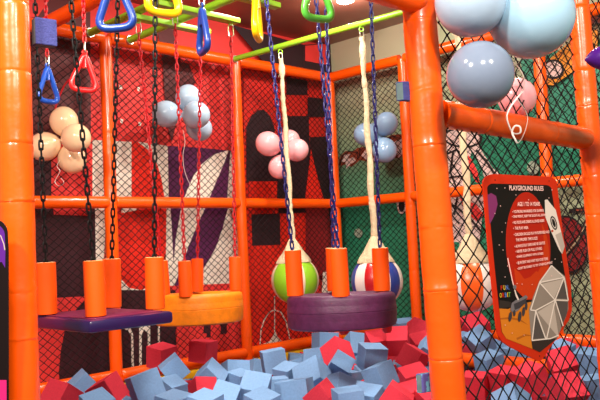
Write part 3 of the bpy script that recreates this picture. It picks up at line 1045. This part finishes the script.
# ================================================================ SPONGE BLOCKS ON THE POSTS
def sponge(corner, e1, e2, size, label, front='block_purple', spots=False):
    """block fixed to a post: near top corner and its two horizontal directions"""
    c = Vector(corner)
    e1, e2 = Vector(e1).normalized(), Vector(e2).normalized()
    a, b_, h = size
    bm = bmesh.new()
    vs_ = {}
    fs = box(bm, (0, 0, -h), (a, b_, 0), 1, bevel=0.004)
    for f in bm.faces:
        f.normal_update()
        if f.normal.y < -0.9:
            f.material_index = 0
    for v in bm.verts:
        v.co = c + e1 * v.co.x + e2 * v.co.y + Vector((0, 0, v.co.z))
    o = obj('sponge_block', bm, [front, 'block_grey'], smooth=False)
    return tag(o, label, 'block')
X1, Y1 = Vector((1, 0, 0)), Vector((0, 1, 0))
SE = Vector((0.82, -0.57, 0))
NE = Vector((0.57, 0.82, 0))
sponge(at(35.2, 16.6, 3.02), (0.99, -0.127, 0), (0.127, 0.99, 0), (0.088, 0.05, 0.110), 'violet sponge block stuck to the side of the left post')
sponge(at(403.5, 81, 2.86), (0.95, -0.30, 0), (-0.30, 0.95, 0), (0.056, 0.034, 0.074), 'violet and grey sponge block stuck high on the near centre post')
b0 = sponge(at(422.0, 374, 2.84), (0.95, -0.30, 0), (-0.30, 0.95, 0), (0.066, 0.026, 0.072), 'teal and violet mottled sponge block stuck low on the near centre post', front='block_purple')
m = M['block_mottle'] = new_mat('mottled_sponge', srgb(90, 150, 176), 0.9, 0.2)
nt = m.node_tree
tc = nt.nodes.new('ShaderNodeTexCoord')
vo = nt.nodes.new('ShaderNodeTexNoise')
vo.inputs['Scale'].default_value = 34
rp = nt.nodes.new('ShaderNodeValToRGB')
rp.color_ramp.elements[0].position, rp.color_ramp.elements[0].color = 0.46, (*srgb(96, 160, 186), 1)
rp.color_ramp.elements[1].position, rp.color_ramp.elements[1].color = 0.52, (*srgb(82, 78, 142), 1)
nt.links.new(tc.outputs['Object'], vo.inputs['Vector'])
nt.links.new(vo.outputs['Fac'], rp.inputs['Fac'])
nt.links.new(rp.outputs['Color'], nt.nodes['Principled BSDF'].inputs['Base Color'])
b0.data.materials[0] = m

# purple bolster that pokes in at the right edge
bm = bmesh.new()
p0 = at(584.5, 60, 3.05)
ax = (RT + UP * 0.12).normalized()
sweep(bm, [p0, p0 + ax * 0.012, p0 + ax * 0.03, p0 + ax * 0.05, p0 + ax * 0.06, p0 + ax * 0.4], [0.002, 0.016, 0.032, 0.043, 0.046, 0.047], 28)
tag(obj('bolster', bm, 'violet_pad'), 'violet padded bolster with pointed end at the right edge', 'bolster')

# ================================================================ CEILING LAMP
lp = on_plane(2, ZC, 345, -5)
lt = thing('ceiling_spotlight', (lp.x, lp.y, ZC - 0.1), 'white ceiling spotlight glowing at the top edge', 'lamp')
bm = bmesh.new()
lathe(bm, [(0, ZC), (0.07, ZC), (0.072, ZC - 0.05), (0.066, ZC - 0.055), (0.05, ZC - 0.04), (0, ZC - 0.038)], 28, origin=(lp.x, lp.y, 0))
case = obj('case', bm, 'lamp_case', lt)
bm = bmesh.new()
lathe(bm, [(0, ZC - 0.075), (0.03, ZC - 0.068), (0.048, ZC - 0.05), (0.05, ZC - 0.041), (0, ZC - 0.039)], 24, origin=(lp.x, lp.y, 0))
obj('bulb', bm, 'glow', case)
d = bpy.data.lights.new('spotlight_bulb', 'POINT')
d.energy = 26
d.shadow_soft_size = 0.04
d.color = (1, 0.92, 0.82)
o = bpy.data.objects.new('spotlight_bulb', d)
COL.objects.link(o)
o.location = (lp.x, lp.y, ZC - 0.14)

# ================================================================ SIGNS
for nm, c in (('s_red', (196, 42, 14)), ('s_black', (24, 16, 16)), ('s_planet', (172, 30, 12)), ('s_planet2', (192, 54, 14)), ('s_ground', (206, 116, 28)), ('s_crack', (168, 88, 22)), ('s_white', (226, 208, 194)), ('s_grey', (140, 124, 112)), ('s_dgrey', (84, 74, 70)), ('s_lgrey', (184, 166, 152)), ('s_pink', (246, 196, 186)), ('s_rover', (60, 54, 58)), ('s_rover2', (112, 104, 106)), ('s_purple', (122, 44, 92)), ('s_blue', (90, 120, 190)), ('s_green', (110, 170, 80)), ('s_yellow', (226, 180, 50)), ('s_dark', (52, 40, 36)), ('s_darkred', (150, 28, 16))):
    M[nm] = new_mat('sign_' + nm[2:], srgb(*c), 0.5, 0.12)
YS = YF - 0.030          # front face of the rules sign, hung on the near side of the net
def sp(x, y, k=0):
    q = on_plane(1, YS, x, y)
    q.y = YS - 0.0006 * k
    return q

sign = thing('rules_sign', sp(529, 268), 'shield-shaped playground rules sign with space picture on the front net', 'sign')
outline = arc(495, 183, 12, 9, 180, 90, 6) + arc(548, 184, 9, 7.5, 80, 5, 6) + [(563, 232), (571, 285), (572, 310), (569, 320), (541.5, 360.5), (538, 361)] + [(510, 347), (502.5, 342), (498.5, 336), (496.5, 328), (489, 255)]
bm = bmesh.new()
slab(bm, [sp(x, y) for x, y in outline], Vector((0, 0.005, 0)), 0)
obj('board', bm, 's_red', sign, smooth=False)
SM = ['s_black', 's_planet', 's_planet2', 's_ground', 's_crack', 's_white', 's_grey', 's_dgrey', 's_lgrey', 's_rover', 's_rover2', 's_purple', 's_dark', 's_darkred', 's_pink']
K_, PL, PL2, GR, CR, W_, G_, DG, LG, RV, RV2, PU, DK, DR, PKK = range(15)
inner = arc(493, 188.5, 6, 5, 180, 95, 5) + arc(545.5, 190, 6, 5, 85, 0, 5) + [(558, 232), (567, 288), (568, 309), (566, 317), (539.5, 352), (506, 338.5), (501.5, 332), (494, 262)]
pic = [
    (K_, inner),
    (PU, [(487.3, 195), (491, 193), (496, 196), (497.5, 204), (495, 214), (491, 222), (489.5, 224)]),
    (PL, ell(528, 246, 22.2, 54, n=40, rot=-2.5)),
    (PL2, ell(532, 254, 17, 40, n=32, rot=-3)),
    (PL, ell(526.5, 240, 17, 40, n=32, rot=-3)),
    (PL2, [(514, 268), (519, 272), (524, 279), (530, 277), (536, 271), (542, 274), (545, 282), (540, 296), (526, 300), (516, 290)]),
    (PKK, stroke([(507.5, 258), (512, 280), (515, 292), (519, 301)], 1.0)),
    # ground
    (GR, [(499, 308.5), (508, 309), (516, 305), (530, 302), (545, 303), (540, 352), (506, 338.5), (501.8, 332), (500, 318)]),
    (DK, [(499, 300), (511, 302), (511, 307), (499, 308.5)]),
    (CR, [(500, 318), (510, 317), (520, 319), (528, 325), (520, 321), (510, 319), (500, 319.5)]),
    (CR, [(516, 338), (525, 334), (534, 336), (525, 336), (517, 340)]),
    # white craft
    (W_, [(544.5, 200), (547, 199.5), (555.5, 210), (561, 232), (564.5, 246), (562, 254), (559, 250), (551, 232), (545, 217)]),
    (LG, [(555, 235), (561, 232), (564.5, 246), (562, 254)]),
    (K_, ell(553.5, 223, 3.0, 7.2, rot=-16)),
    (W_, ell(553.5, 223, 2.0, 5.6, rot=-16)),
    (K_, ell(553.5, 223, 1.5, 4.6, rot=-16)),
    (PL2, ell(552, 231, 1.2, 1.2)),
    # dome
    (G_, [(551, 265.5), (564.5, 276), (567.5, 290), (568, 309), (565.5, 317), (556, 340), (531, 341), (528.5, 310), (533, 296), (539, 281)]),
    (LG, [(551, 266), (562, 277), (540, 283)]),
    (LG, [(541, 284), (562.5, 279), (554, 298)]),
    (DG, [(563, 281), (567, 292), (567.5, 299), (556, 298.5)]),
    (G_, [(539, 285), (553, 299), (535, 309)]),
    (DG, [(556, 301), (567.5, 302), (567, 312), (561, 328)]),
    (LG, [(553, 302), (558.5, 338), (537, 312)]),
    (DG, [(534, 312), (545, 338), (532, 339)]),
    (DK, [(531, 340.5), (557, 338), (539.5, 352), (532, 348.5)]),
]
for seg in ([(551, 265.5), (539, 282.5)], [(551, 265.5), (563.5, 277.5)], [(539, 282.5), (563.5, 277.5)], [(539, 282.5), (554.5, 300)], [(563.5, 277.5), (554.5, 300)], [(554.5, 300), (535, 310.5)], [(539, 282.5), (530, 310)], [(535, 310.5), (530, 310)], [(554.5, 300), (567.5, 300.5)], [(554.5, 300), (546, 338.5)], [(535, 310.5), (545, 338.5)], [(535, 310.5), (531.5, 340)], [(554.5, 300), (562.5, 326)], [(531, 340.5), (550, 338.5), (558, 335)], [(563.5, 277.5), (567.5, 300.5)]):
    pic.append((W_, stroke(seg, 1.15)))
# rover
pic += [
    (RV2, [(511, 303), (515, 300), (520, 298), (525, 295), (527, 297), (524, 303), (518, 310), (513, 313), (509.5, 310)]),
    (RV, [(513, 304), (520, 301), (526, 298), (525, 303), (519, 308), (514, 310)]),
    (RV, ell(509.5, 316.5, 1.7, 5, rot=8)), (RV, ell(519, 316.5, 1.7, 5.2, rot=6)), (RV, ell(522.8, 311.5, 1.5, 4.6, rot=4)), (RV, ell(525.5, 306, 1.3, 4)), (RV, ell(513.5, 313, 1.3, 3)),
    (W_, stroke([(514, 290), (515.5, 296), (517.5, 300)], 1.2)),
    (RV2, ell(513.8, 287, 1.8, 2.2)),
]
rs = random.Random(5)
for (x, y) in ((496, 188.5), (504, 188), (515, 195), (499.5, 206), (494, 213.5), (551, 190), (548, 198), (501, 232), (504.5, 223), (502, 250), (506.5, 266), (504, 277), (516, 283.5), (531, 284.5), (521, 284), (554, 259), (560.5, 262), (527.5, 200), (511, 333), (504, 325), (523, 335), (498, 245), (550.5, 276)):
    pic.append((PKK, ell(x, y, 0.45, 0.5, n=6)))
bm = bmesh.new()
for k, (mi, pts) in enumerate(pic):
    f = bm.faces.new([bm.verts.new(sp(x, y, 1 + k * 0.12)) for x, y in pts])
    f.material_index = mi
obj('picture', bm, SM, sign, smooth=False)

def lettering(name, lines, parent):
    """lines: (text, px start, px end, cap height px, material) lettered on the sign face"""
    bm = bmesh.new()
    mats = []
    for (txt, a, b_, hpx, mat) in lines:
        if mat not in mats:
            mats.append(mat)
        cu = bpy.data.curves.new('lettering', 'FONT')
        cu.body = txt
        cu.extrude = 0.004
        cu.offset = 0.018
        tmp = bpy.data.objects.new('lettering', cu)
        COL.objects.link(tmp)
        dg = bpy.context.evaluated_depsgraph_get()
        me = bpy.data.meshes.new_from_object(tmp.evaluated_get(dg))
        bpy.data.objects.remove(tmp)
        xs = [v.co.x for v in me.vertices]
        ys = [v.co.y for v in me.vertices]
        x0, x1, y0, y1 = min(xs), max(xs), min(ys), max(ys)
        P0, P1 = sp(*a), sp(*b_)
        ex = P1 - P0
        hz = hpx * (P0 - CAM).dot(FW) / FPX
        vmap = []
        for v in me.vertices:
            q = P0 + ex * ((v.co.x - x0) / (x1 - x0)) + Vector((0, 0, hz)) * ((v.co.y - y0) / (y1 - y0))
            q.y = YS - 0.0075 + 0.0003 * (v.co.z * 50)
            vmap.append(bm.verts.new(q))
        for p in me.polygons:
            try:
                f = bm.faces.new([vmap[i] for i in p.vertices])
                f.material_index = mats.index(mat)
            except ValueError:
                pass
        bpy.data.meshes.remove(me)
    return obj(name, bm, mats, parent, smooth=False)

lettering('title_lettering', [('PLAYGROUND RULES', (507.8, 190.5), (542, 190.9), 5.0, 's_pink')], sign)
lettering('rule_lettering', [
    ('AGE 1 TO 14 YEARS', (516, 206.3), (538.6, 206.0), 4.2, 's_pink'),
    ("\u2022 YOU'RE BIG MANNERED FOR SHARING", (511.0, 213.3), (542.2, 211.8), 3.0, 's_pink'),
    ('\u2022 ONE FRONT, KEEP THE SLIDE IS ALL DOWN', (510.6, 218.5), (545, 216.5), 3.0, 's_pink'),
    ('\u2022 NO FOOD AND DRINKS ALLOWED INSIDE', (511.2, 224.2), (542.8, 222.0), 3.0, 's_pink'),
    ('\u2022  THE PLAY AREA', (511.8, 229.9), (526.8, 229.0), 3.0, 's_pink'),
    ('\u2022 CHILDREN SHOULD PLAY IN SUPERVISED AND', (512.4, 236.3), (548, 233.2), 3.0, 's_pink'),
    ('THE PROPER TIME & SIZE', (514.4, 241.6), (536, 239.6), 3.0, 's_pink'),
    ('\u2022 ALWAYS PLAY SAFE AND BE GENTLE', (513.0, 248.0), (543.5, 244.2), 3.0, 's_pink'),
    ('\u2022 NEVER PUSH OR PULL OTHERS', (514.0, 253.2), (540.5, 249.8), 3.0, 's_pink'),
    ('\u2022 SHARE EQUIPMENT WITH OTHERS', (514.6, 258.6), (541.8, 255.0), 3.0, 's_pink'),
    ('\u2022 BE PATIENT AND WAIT FOR YOUR TURN', (515.2, 264.6), (546.4, 260.0), 3.0, 's_pink'),
    ("\u2022 DON'T BE SCARED TO TRY OTHER EQUIPMENT", (515.8, 270.4), (551, 264.0), 3.0, 's_pink')], sign)
lettering('logo_lettering', [('F', (499.2, 290.2), (501.0, 290.2), 4.6, 's_red'), ('U', (501.8, 290.0), (503.8, 289.8), 4.6, 's_yellow'), ('N', (504.4, 289.8), (506.6, 289.6), 4.6, 's_blue'), ('.', (507.2, 289.6), (507.8, 289.6), 1.0, 's_blue'),
    ('O', (498.2, 297.6), (500.2, 297.5), 4.6, 's_yellow'), ('R', (500.8, 297.4), (502.8, 297.3), 4.6, 's_red'), ('B', (503.4, 297.2), (505.2, 297.1), 4.6, 's_blue'), ('I', (505.8, 297.0), (506.5, 297.0), 4.6, 's_yellow'), ('T', (507.0, 296.9), (509.0, 296.7), 4.6, 's_green')], sign)
bm = bmesh.new()
for (x, y) in ((495, 180), (549, 181), (539.5, 356)):
    q = sp(x, y)
    sweep(bm, [q + Vector((0, 0.045, 0)), q + Vector((0, -0.001, 0))], 0.0035, 8)
obj('cable_tie', bm, 's_black', sign)

# left edge: dark sign with a purple and pink planet, on the near side of the left post
DL = 2.72
ls = thing('picture_sign', at(-12, 330, DL), 'dark sign with violet and pink picture at the left edge', 'sign')
def lp_(x, y, off=0.0):
    p = at(x, y, DL)
    return p - FW * off
out = [(-60, 225)] + arc(-4, 234, 11.5, 14, 90, 10, 6) + [(8.2, 250), (8.4, 420), (-60, 425)]
bm = bmesh.new()
slab(bm, [lp_(x, y) for x, y in out], FW * 0.006, 0)
obj('board', bm, 's_black', ls, smooth=False)
bm = bmesh.new()
inn = [(-60, 229)] + arc(-6, 236, 11, 12, 90, 10, 6) + [(5.5, 252), (5.2, 268), (2, 262), (-60, 268)]
f = bm.faces.new([bm.verts.new(lp_(x, y, 0.001)) for x, y in inn]); f.material_index = 0
M['s_violet'] = new_mat('sign_violet', srgb(84, 22, 128), 0.4)
M['s_magenta'] = new_mat('sign_magenta', srgb(206, 30, 110), 0.4)
obj('violet_picture', bm, ['s_violet'], ls, smooth=False)
bm = bmesh.new()
f = bm.faces.new([bm.verts.new(lp_(x, y, 0.001)) for x, y in [(-60, 380), (6.6, 380), (6.8, 420), (-60, 425)]])
obj('magenta_picture', bm, ['s_magenta'], ls, smooth=False)
bm = bmesh.new()
f = bm.faces.new([bm.verts.new(lp_(x, y, 0.0016)) for x, y in stroke([(-4, 232), (1, 236), (4, 244), (5, 250)], 1.0)]); 
obj('planet_rim', bm, ['s_lgrey'], ls, smooth=False)

# ================================================================ FOAM BLOCKS
def cube_mesh(name, mat):
    bm = bmesh.new()
    box(bm, (-0.5, -0.5, -0.5), (0.5, 0.5, 0.5), bevel=0.012)
    me = bpy.data.meshes.new(name)
    bmesh.ops.recalc_face_normals(bm, faces=bm.faces[:])
    bm.to_mesh(me)
    bm.free()
    me.materials.append(M[mat])
    return me
CUBE = {'b': cube_mesh('blue_foam_block', 'foam_blue'), 'r': cube_mesh('red_foam_block', 'foam_red')}
S0 = 0.165

def place(kind, c, axes, size, label, group=None):
    o = bpy.data.objects.new('foam_block', CUBE[kind])
    COL.objects.link(o)
    m3 = Matrix(axes).transposed()
    if m3.determinant() < 0:
        m3 = Matrix((axes[0], axes[1], -axes[2])).transposed()
    o.matrix_world = Matrix.Translation(c) @ m3.to_4x4() @ Matrix.Scale(size, 4)
    return tag(o, label, 'foam block', group)

PLACED = []
def block(kind, n, a, b, c, z, label, smin=0.125, smax=0.185):
    """nearest corner n and the far ends a, b, c of its three edges, measured on the photo; z = height of n.
    The turn of the block in space follows from how its three edges are foreshortened."""
    h = on_plane(2, z, *n)
    d = (h - CAM).dot(FW)
    u = Vector([q[0] - n[0] for q in (a, b, c)])
    v = Vector([n[1] - q[1] for q in (a, b, c)])
    S = math.sqrt((u.length_squared + v.length_squared) / 2)
    u.normalize()
    v.normalize()
    m, k = (u + v).normalized(), (u - v).normalized()
    u, v = (m + k).normalized(), (m - k).normalized()
    w = u.cross(v)
    if sum(w) < 0:
        w = -w
    s = min(max(S * d / FPX, smin), smax)
    f2 = ray(*n).normalized()
    r2 = (RT - f2 * RT.dot(f2)).normalized()
    u2 = r2.cross(f2)
    axes = [r2 * u[i] + u2 * v[i] + f2 * w[i] for i in range(3)]
    cen = h + (axes[0] + axes[1] + axes[2]) * (s / 2)
    PLACED.append([kind, cen, axes, s, label])

BL = [
 # --- left end of the pit
 ('r', (68.8, 383), (47.8, 376.3), (88.3, 394), (60, 404), .17, 'red foam block beside the left post, its corner edge facing the viewer'),
 ('b', (70, 388), (83, 378), (85, 398), (66, 384), .04, 'blue foam block peeking up between two red ones at the left end'),
 ('r', (104, 380.2), (85.3, 392.2), (116, 369.7), (118, 402), .17, 'red foam block with a dark front triangle, in front of the second back post'),
 ('b', (92, 408), (80, 396), (112, 398), (93, 430), .14, 'pale blue foam block at the bottom edge between the two left red ones'),
 ('b', (130.1, 378.1), (156.9, 366.2), (140.5, 404.5), (124, 379.8), .15, 'large blue foam block tilted left, square face to the viewer, below the left red cube'),
 ('r', (160.8, 350.6), (145.5, 346.1), (177.9, 346.1), (161.5, 371), .16, 'red foam block standing upright under the platform swing edge, left of its twin'),
 ('r', (206.1, 343.1), (187.9, 340.3), (218.9, 341), (206.1, 362.6), .20, 'red foam block standing upright below the amber tyre, right of its twin'),
 ('b', (159.9, 369.9), (176.2, 357.7), (176, 386.5), (157, 366), .13, 'slate blue foam block leaning in front of the left upright red one'),
 ('b', (176, 402), (196, 395.5), (152, 395.5), (178, 427), .09, 'blue foam block lying flat right of the large tilted blue one'),
 ('b', (172, 388), (160, 376), (186, 384), (170, 408), .02, 'grey blue foam block wedged beneath the slate blue leaning one'),
 # --- middle left
 ('b', (206.6, 367.3), (212.2, 357.5), (225.5, 382.5), (191, 380.5), .13, 'blue foam block leaning like a roof under the right upright red one'),
 ('r', (195.3, 376.2), (217.1, 377.6), (199.5, 393), (188, 383), .15, 'red foam block sunk among blue ones below the roof-like blue block'),
 ('b', (227.6, 359.4), (248.6, 362), (230, 384), (221.5, 363.5), .13, 'light blue foam block with a dark left face, at the foot of a back post'),
 ('b', (254.8, 358), (242, 363), (268, 367), (254, 378), .05, 'blue foam block half hidden below the bottom beam right of the middle back post'),
 ('b', (262.3, 353.1), (285, 349), (266.5, 375.5), (259, 351), .15, 'light blue foam block with a square face, left below the purple tyre'),
 ('b', (238.7, 388.1), (245.7, 369.9), (267, 392.1), (238, 408), .15, 'pale blue foam block with a broad sloping face and dark underside, bottom middle'),
 ('b', (210, 396), (216.3, 380.4), (232, 403), (208, 412), .14, 'pale blue foam block sloping right of the sunken red one'),
 ('b', (207, 403), (222, 395.5), (188, 396), (209, 425), .14, 'blue foam block at the bottom edge in front of the sunken red one'),
 ('b', (262, 404), (280, 394.5), (244, 394.5), (262, 428), .13, 'pale blue foam block at the bottom edge below the broad sloping one'),
 ('b', (240, 377), (228, 371), (252, 373), (240, 397), .05, 'blue foam block showing one small triangle left of the broad sloping one'),
 ('b', (267, 380), (289, 378), (268, 402), (264, 377), .10, 'blue foam block in the gap below the light square-faced one'),
 ('b', (287, 372), (296, 363), (276, 368), (290, 392), .08, 'small-looking blue foam block between the square-faced one and the large centre one'),
 # --- centre
 ('b', (305.6, 378.8), (273.8, 383.5), (309.5, 412), (313, 376), .16, 'large blue foam block at the bottom edge with its square face to the viewer'),
 ('b', (315.9, 354.4), (293.4, 367.2), (330.9, 370.9), (320.6, 377.5), .18, 'large pale blue foam block with its corner edge to the viewer, centre of the pit'),
 ('b', (319.7, 347.1), (302.8, 349.4), (335.6, 349.4), (320, 370), .13, 'blue foam block behind the large pale centre one, below the purple tyre'),
 ('r', (341, 354), (334, 333), (328, 366), (355, 362), .14, 'red foam block showing a pointed roof shape below the purple tyre'),
 ('b', (319.7, 332), (311, 332.5), (340, 333), (320, 352), .14, 'grey blue foam block in the shade under the purple tyre, left of the red peak'),
 ('b', (350, 331), (341, 341), (372, 334), (351, 352), .14, 'grey blue foam block in the shade under the purple tyre, right of the red peak'),
 ('b', (331, 362), (340, 352.5), (353, 370), (321, 371), .12, 'pale blue foam block with a dark left underside, right of the large centre one'),
 ('r', (319.1, 384.6), (327.2, 377.1), (331, 400), (302, 398), .13, 'small-looking red foam block showing two faces at the bottom centre'),
 ('b', (339.8, 371.3), (327, 374), (357.8, 379.8), (337.1, 391), .11, 'blue foam block with two low faces right of the small bottom red one'),
 ('b', (338, 394), (366, 390), (330, 389), (340, 418), .12, 'grey blue foam slab-like block at the bottom edge right of the small red one'),
 ('b', (374, 397), (383, 385), (350, 392), (376, 422), .10, 'pale blue foam block in the hollow left of the lowest red one'),
 # --- right of centre
 ('b', (365.9, 349), (357.4, 342.6), (390.3, 350), (364, 370), .20, 'blue foam block standing upright with a light top, right of centre'),
 ('b', (375.9, 366.8), (358.5, 372.3), (393.5, 358.7), (381.8, 384), .20, 'blue foam block with one dark and one light face, below the upright right one'),
 ('r', (422.2, 353.2), (403.5, 340), (414, 370), (431.7, 357.5), .20, 'large red foam block tilted on its edge beside the near centre post'),
 ('r', (371, 343), (363, 331), (390, 342), (372, 358), .15, 'red foam block lying flat right below the purple tyre'),
 ('r', (386, 341), (387, 328), (409, 340.5), (389, 355), .17, 'red foam block with dark underside beside the flat red one'),
 ('r', (411, 334), (417.9, 317.5), (428, 338), (402, 340), .13, 'red foam block with a pointed top against the green wall'),
 ('b', (398, 324), (392, 319.5), (417, 321), (398, 342), .13, 'blue foam block against the green wall, left of the pointed red one'),
 ('b', (434, 323), (426, 319), (452, 320.5), (434, 341), .13, 'blue foam block against the green wall, right of the pointed red one'),
 ('r', (416, 345), (408, 335), (438, 340), (416, 362), .10, 'red foam block lying low behind the large tilted red one'),
 ('b', (423, 347), (431, 333), (437, 354), (413, 356), .12, 'grey blue foam block wedged between the large tilted red one and the post'),
 ('r', (405.6, 378.7), (399.5, 371), (429.6, 369.8), (405, 396), .17, 'red foam block left of the mottled sponge block'),
 ('r', (390, 384), (374, 402), (412, 397), (393, 380), .20, 'red foam block showing a broad peak at the bottom edge, left of the near post'),
 ('r', (408, 394), (400, 385), (430, 385), (408, 416), .13, 'red foam block under the mottled sponge block'),
 ('r', (426, 401), (418, 391), (446, 390), (426, 424), .13, 'lowest red foam block at the foot of the near centre post'),
 # --- behind the front net
 ('r', (470, 330), (460, 319), (492, 322), (470, 346), .12, 'red foam block lying flat against the green wall behind the net'),
 ('b', (476, 346), (465, 335), (492, 333), (480, 360), .09, 'pale blue foam block behind the net, below the flat red one'),
 ('b', (460, 338), (448, 335), (476, 334), (461, 356), .08, 'grey blue foam block behind the net just right of the near post'),
 ('b', (493, 338), (512, 347), (490, 358), (484, 345), .12, 'slate blue foam block leaning left of the sign behind the net'),
 ('r', (472, 346), (452, 345), (477, 343.5), (473, 368), .05, 'red foam block between the near post and the pit divider tube'),
 ('b', (486, 361), (474, 356), (503, 352), (487, 382), .02, 'pale blue foam block just behind the pit divider tube'),
 ('b', (515, 350), (500, 349), (530, 344), (516, 370), .04, 'dark blue foam block under the lower left edge of the sign'),
 ('r', (484, 378.5), (461, 376), (490, 371.5), (485, 404), .07, 'red foam block in front of the pit divider tube, next to the near post'),
 ('r', (505, 375), (487, 373), (520, 366), (506, 398), .09, 'red foam block in front of the pit divider tube, left of the sign point'),
 ('r', (526, 378), (508, 372), (545, 366), (534, 400), .11, 'red foam block with a bright top just left below the sign point'),
 ('b', (513, 381), (489, 392), (531, 394), (516, 402), .16, 'blue foam block showing a broad triangle at the bottom edge behind the net'),
 ('r', (553, 373.6), (577, 370.2), (563.5, 396), (540.5, 389), .16, 'large red foam block with a bright sloping face at the bottom right'),
 ('r', (554, 372), (545, 351), (577, 366), (556, 386), .12, 'red foam block with a broad bright top right of the sign point'),
 ('r', (566, 352), (558, 338), (575, 349), (565, 370), .08, 'red foam block standing steeply behind the sign point'),
 ('b', (561, 352), (549, 345), (574, 343), (561, 372), .09, 'blue foam block beside the right edge of the sign point'),
 ('b', (572, 353), (597, 357), (573, 374), (580, 347), .10, 'blue foam block with a light face right of the sign behind the net'),
 ('b', (586, 381), (576, 377), (608, 377), (587, 402), .03, 'blue foam block at the right edge below the orange tube'),
 ('r', (588, 347), (578, 345), (604, 345), (588, 364), .02, 'red foam block peeping out behind the light-faced blue one at the right edge'),
]
for (k, n, a, b_, c, z, lab) in BL:
    block(k, n, a, b_, c, z, lab)

def clash(A_, B_, slack=0.004):
    """depth by which two turned boxes run into each other (0 = apart)"""
    ca, ax, sa = A_[1], A_[2], A_[3] / 2 - slack
    cb, bx, sb = B_[1], B_[2], B_[3] / 2 - slack
    t = cb - ca
    if t.length > (sa + sb) * 1.74:
        return 0.0
    best = 9.0
    for n in list(ax) + list(bx) + [p.cross(q) for p in ax for q in bx]:
        l = n.length
        if l < 1e-3:
            continue
        n = n / l
        ra = sa * sum(abs(n.dot(a)) for a in ax)
        rb_ = sb * sum(abs(n.dot(b)) for b in bx)
        gap = ra + rb_ - abs(n.dot(t))
        if gap <= 0:
            return 0.0
        best = min(best, gap)
    return best

# let the pile settle: blocks that run into each other slide apart along the depth of the pit
for rnd_ in range(60):
    moved = 0
    for i in range(len(PLACED)):
        for j in range(i):
            g = clash(PLACED[i], PLACED[j])
            if g > 0:
                A_, B_ = PLACED[i], PLACED[j]
                da, db = (A_[1] - CAM).dot(FW), (B_[1] - CAM).dot(FW)
                near, far = (A_, B_) if da < db else (B_, A_)
                for blk, sg in ((near, -0.35), (far, 0.65)):
                    f_ = 1 + sg * min(g, 0.03) / (blk[1] - CAM).length
                    blk[1] = CAM + (blk[1] - CAM) * f_
                    blk[3] *= f_
                moved += 1
    if not moved:
        break
for blk in PLACED:
    place(*blk)

# blocks mostly buried under the ones above
rb = random.Random(11)
XS = [-3.5 + 0.19 * i for i in range(19)]
for x in XS:
    for j in range(18):
        y = -0.2 - 0.19 * j
        p = Vector((x + rb.uniform(-.02, .02), y + rb.uniform(-.02, .02), -0.13 + rb.uniform(-.03, .02)))
        q = p - CAM
        dd = q.dot(FW)
        sx_ = 300 + FPX * q.dot(RT) / dd
        sy_ = 200 - FPX * q.dot(UP) / dd
        if not (-60 < sx_ < 660 and 316 < sy_ < 560) or p.x > -0.27 or p.y > -0.25 or abs(p.x + 0.74) < 0.13 and p.y < -1.6:
            continue
        if (p - Vector((XC, YF, p.z))).length < 0.17 or (p - Vector((XR, YF, p.z))).length < 0.17 or p.y < YF + 0.12 or (p - Vector((XL, YL, p.z))).length < 0.2:
            continue
        e = Matrix.Rotation(rb.uniform(-.25, .25) + (0.78 if rb.random() < .3 else 0), 3, 'Z') @ Matrix.Rotation(rb.uniform(-.25, .25), 3, 'X') @ Matrix.Rotation(rb.uniform(-.25, .25), 3, 'Y')
        kind = 'r' if rb.random() < (0.25 if sx_ < 370 else 0.5) else 'b'
        cand = [kind, p, [e.col[0], e.col[1], e.col[2]], 0.145]
        for drop in (0, .02, .04):
            cand[1] = p - Vector((0, 0, drop))
            if all(clash(cand, q_, 0.008) == 0 for q_ in PLACED):
                break
        else:
            continue
        PLACED.append(cand)
        place(kind, cand[1], cand[2], 0.145, ('blue' if kind == 'b' else 'red') + ' foam block lying mostly buried under the others in the pit', 'buried %s foam blocks' % ('blue' if kind == 'b' else 'red'))
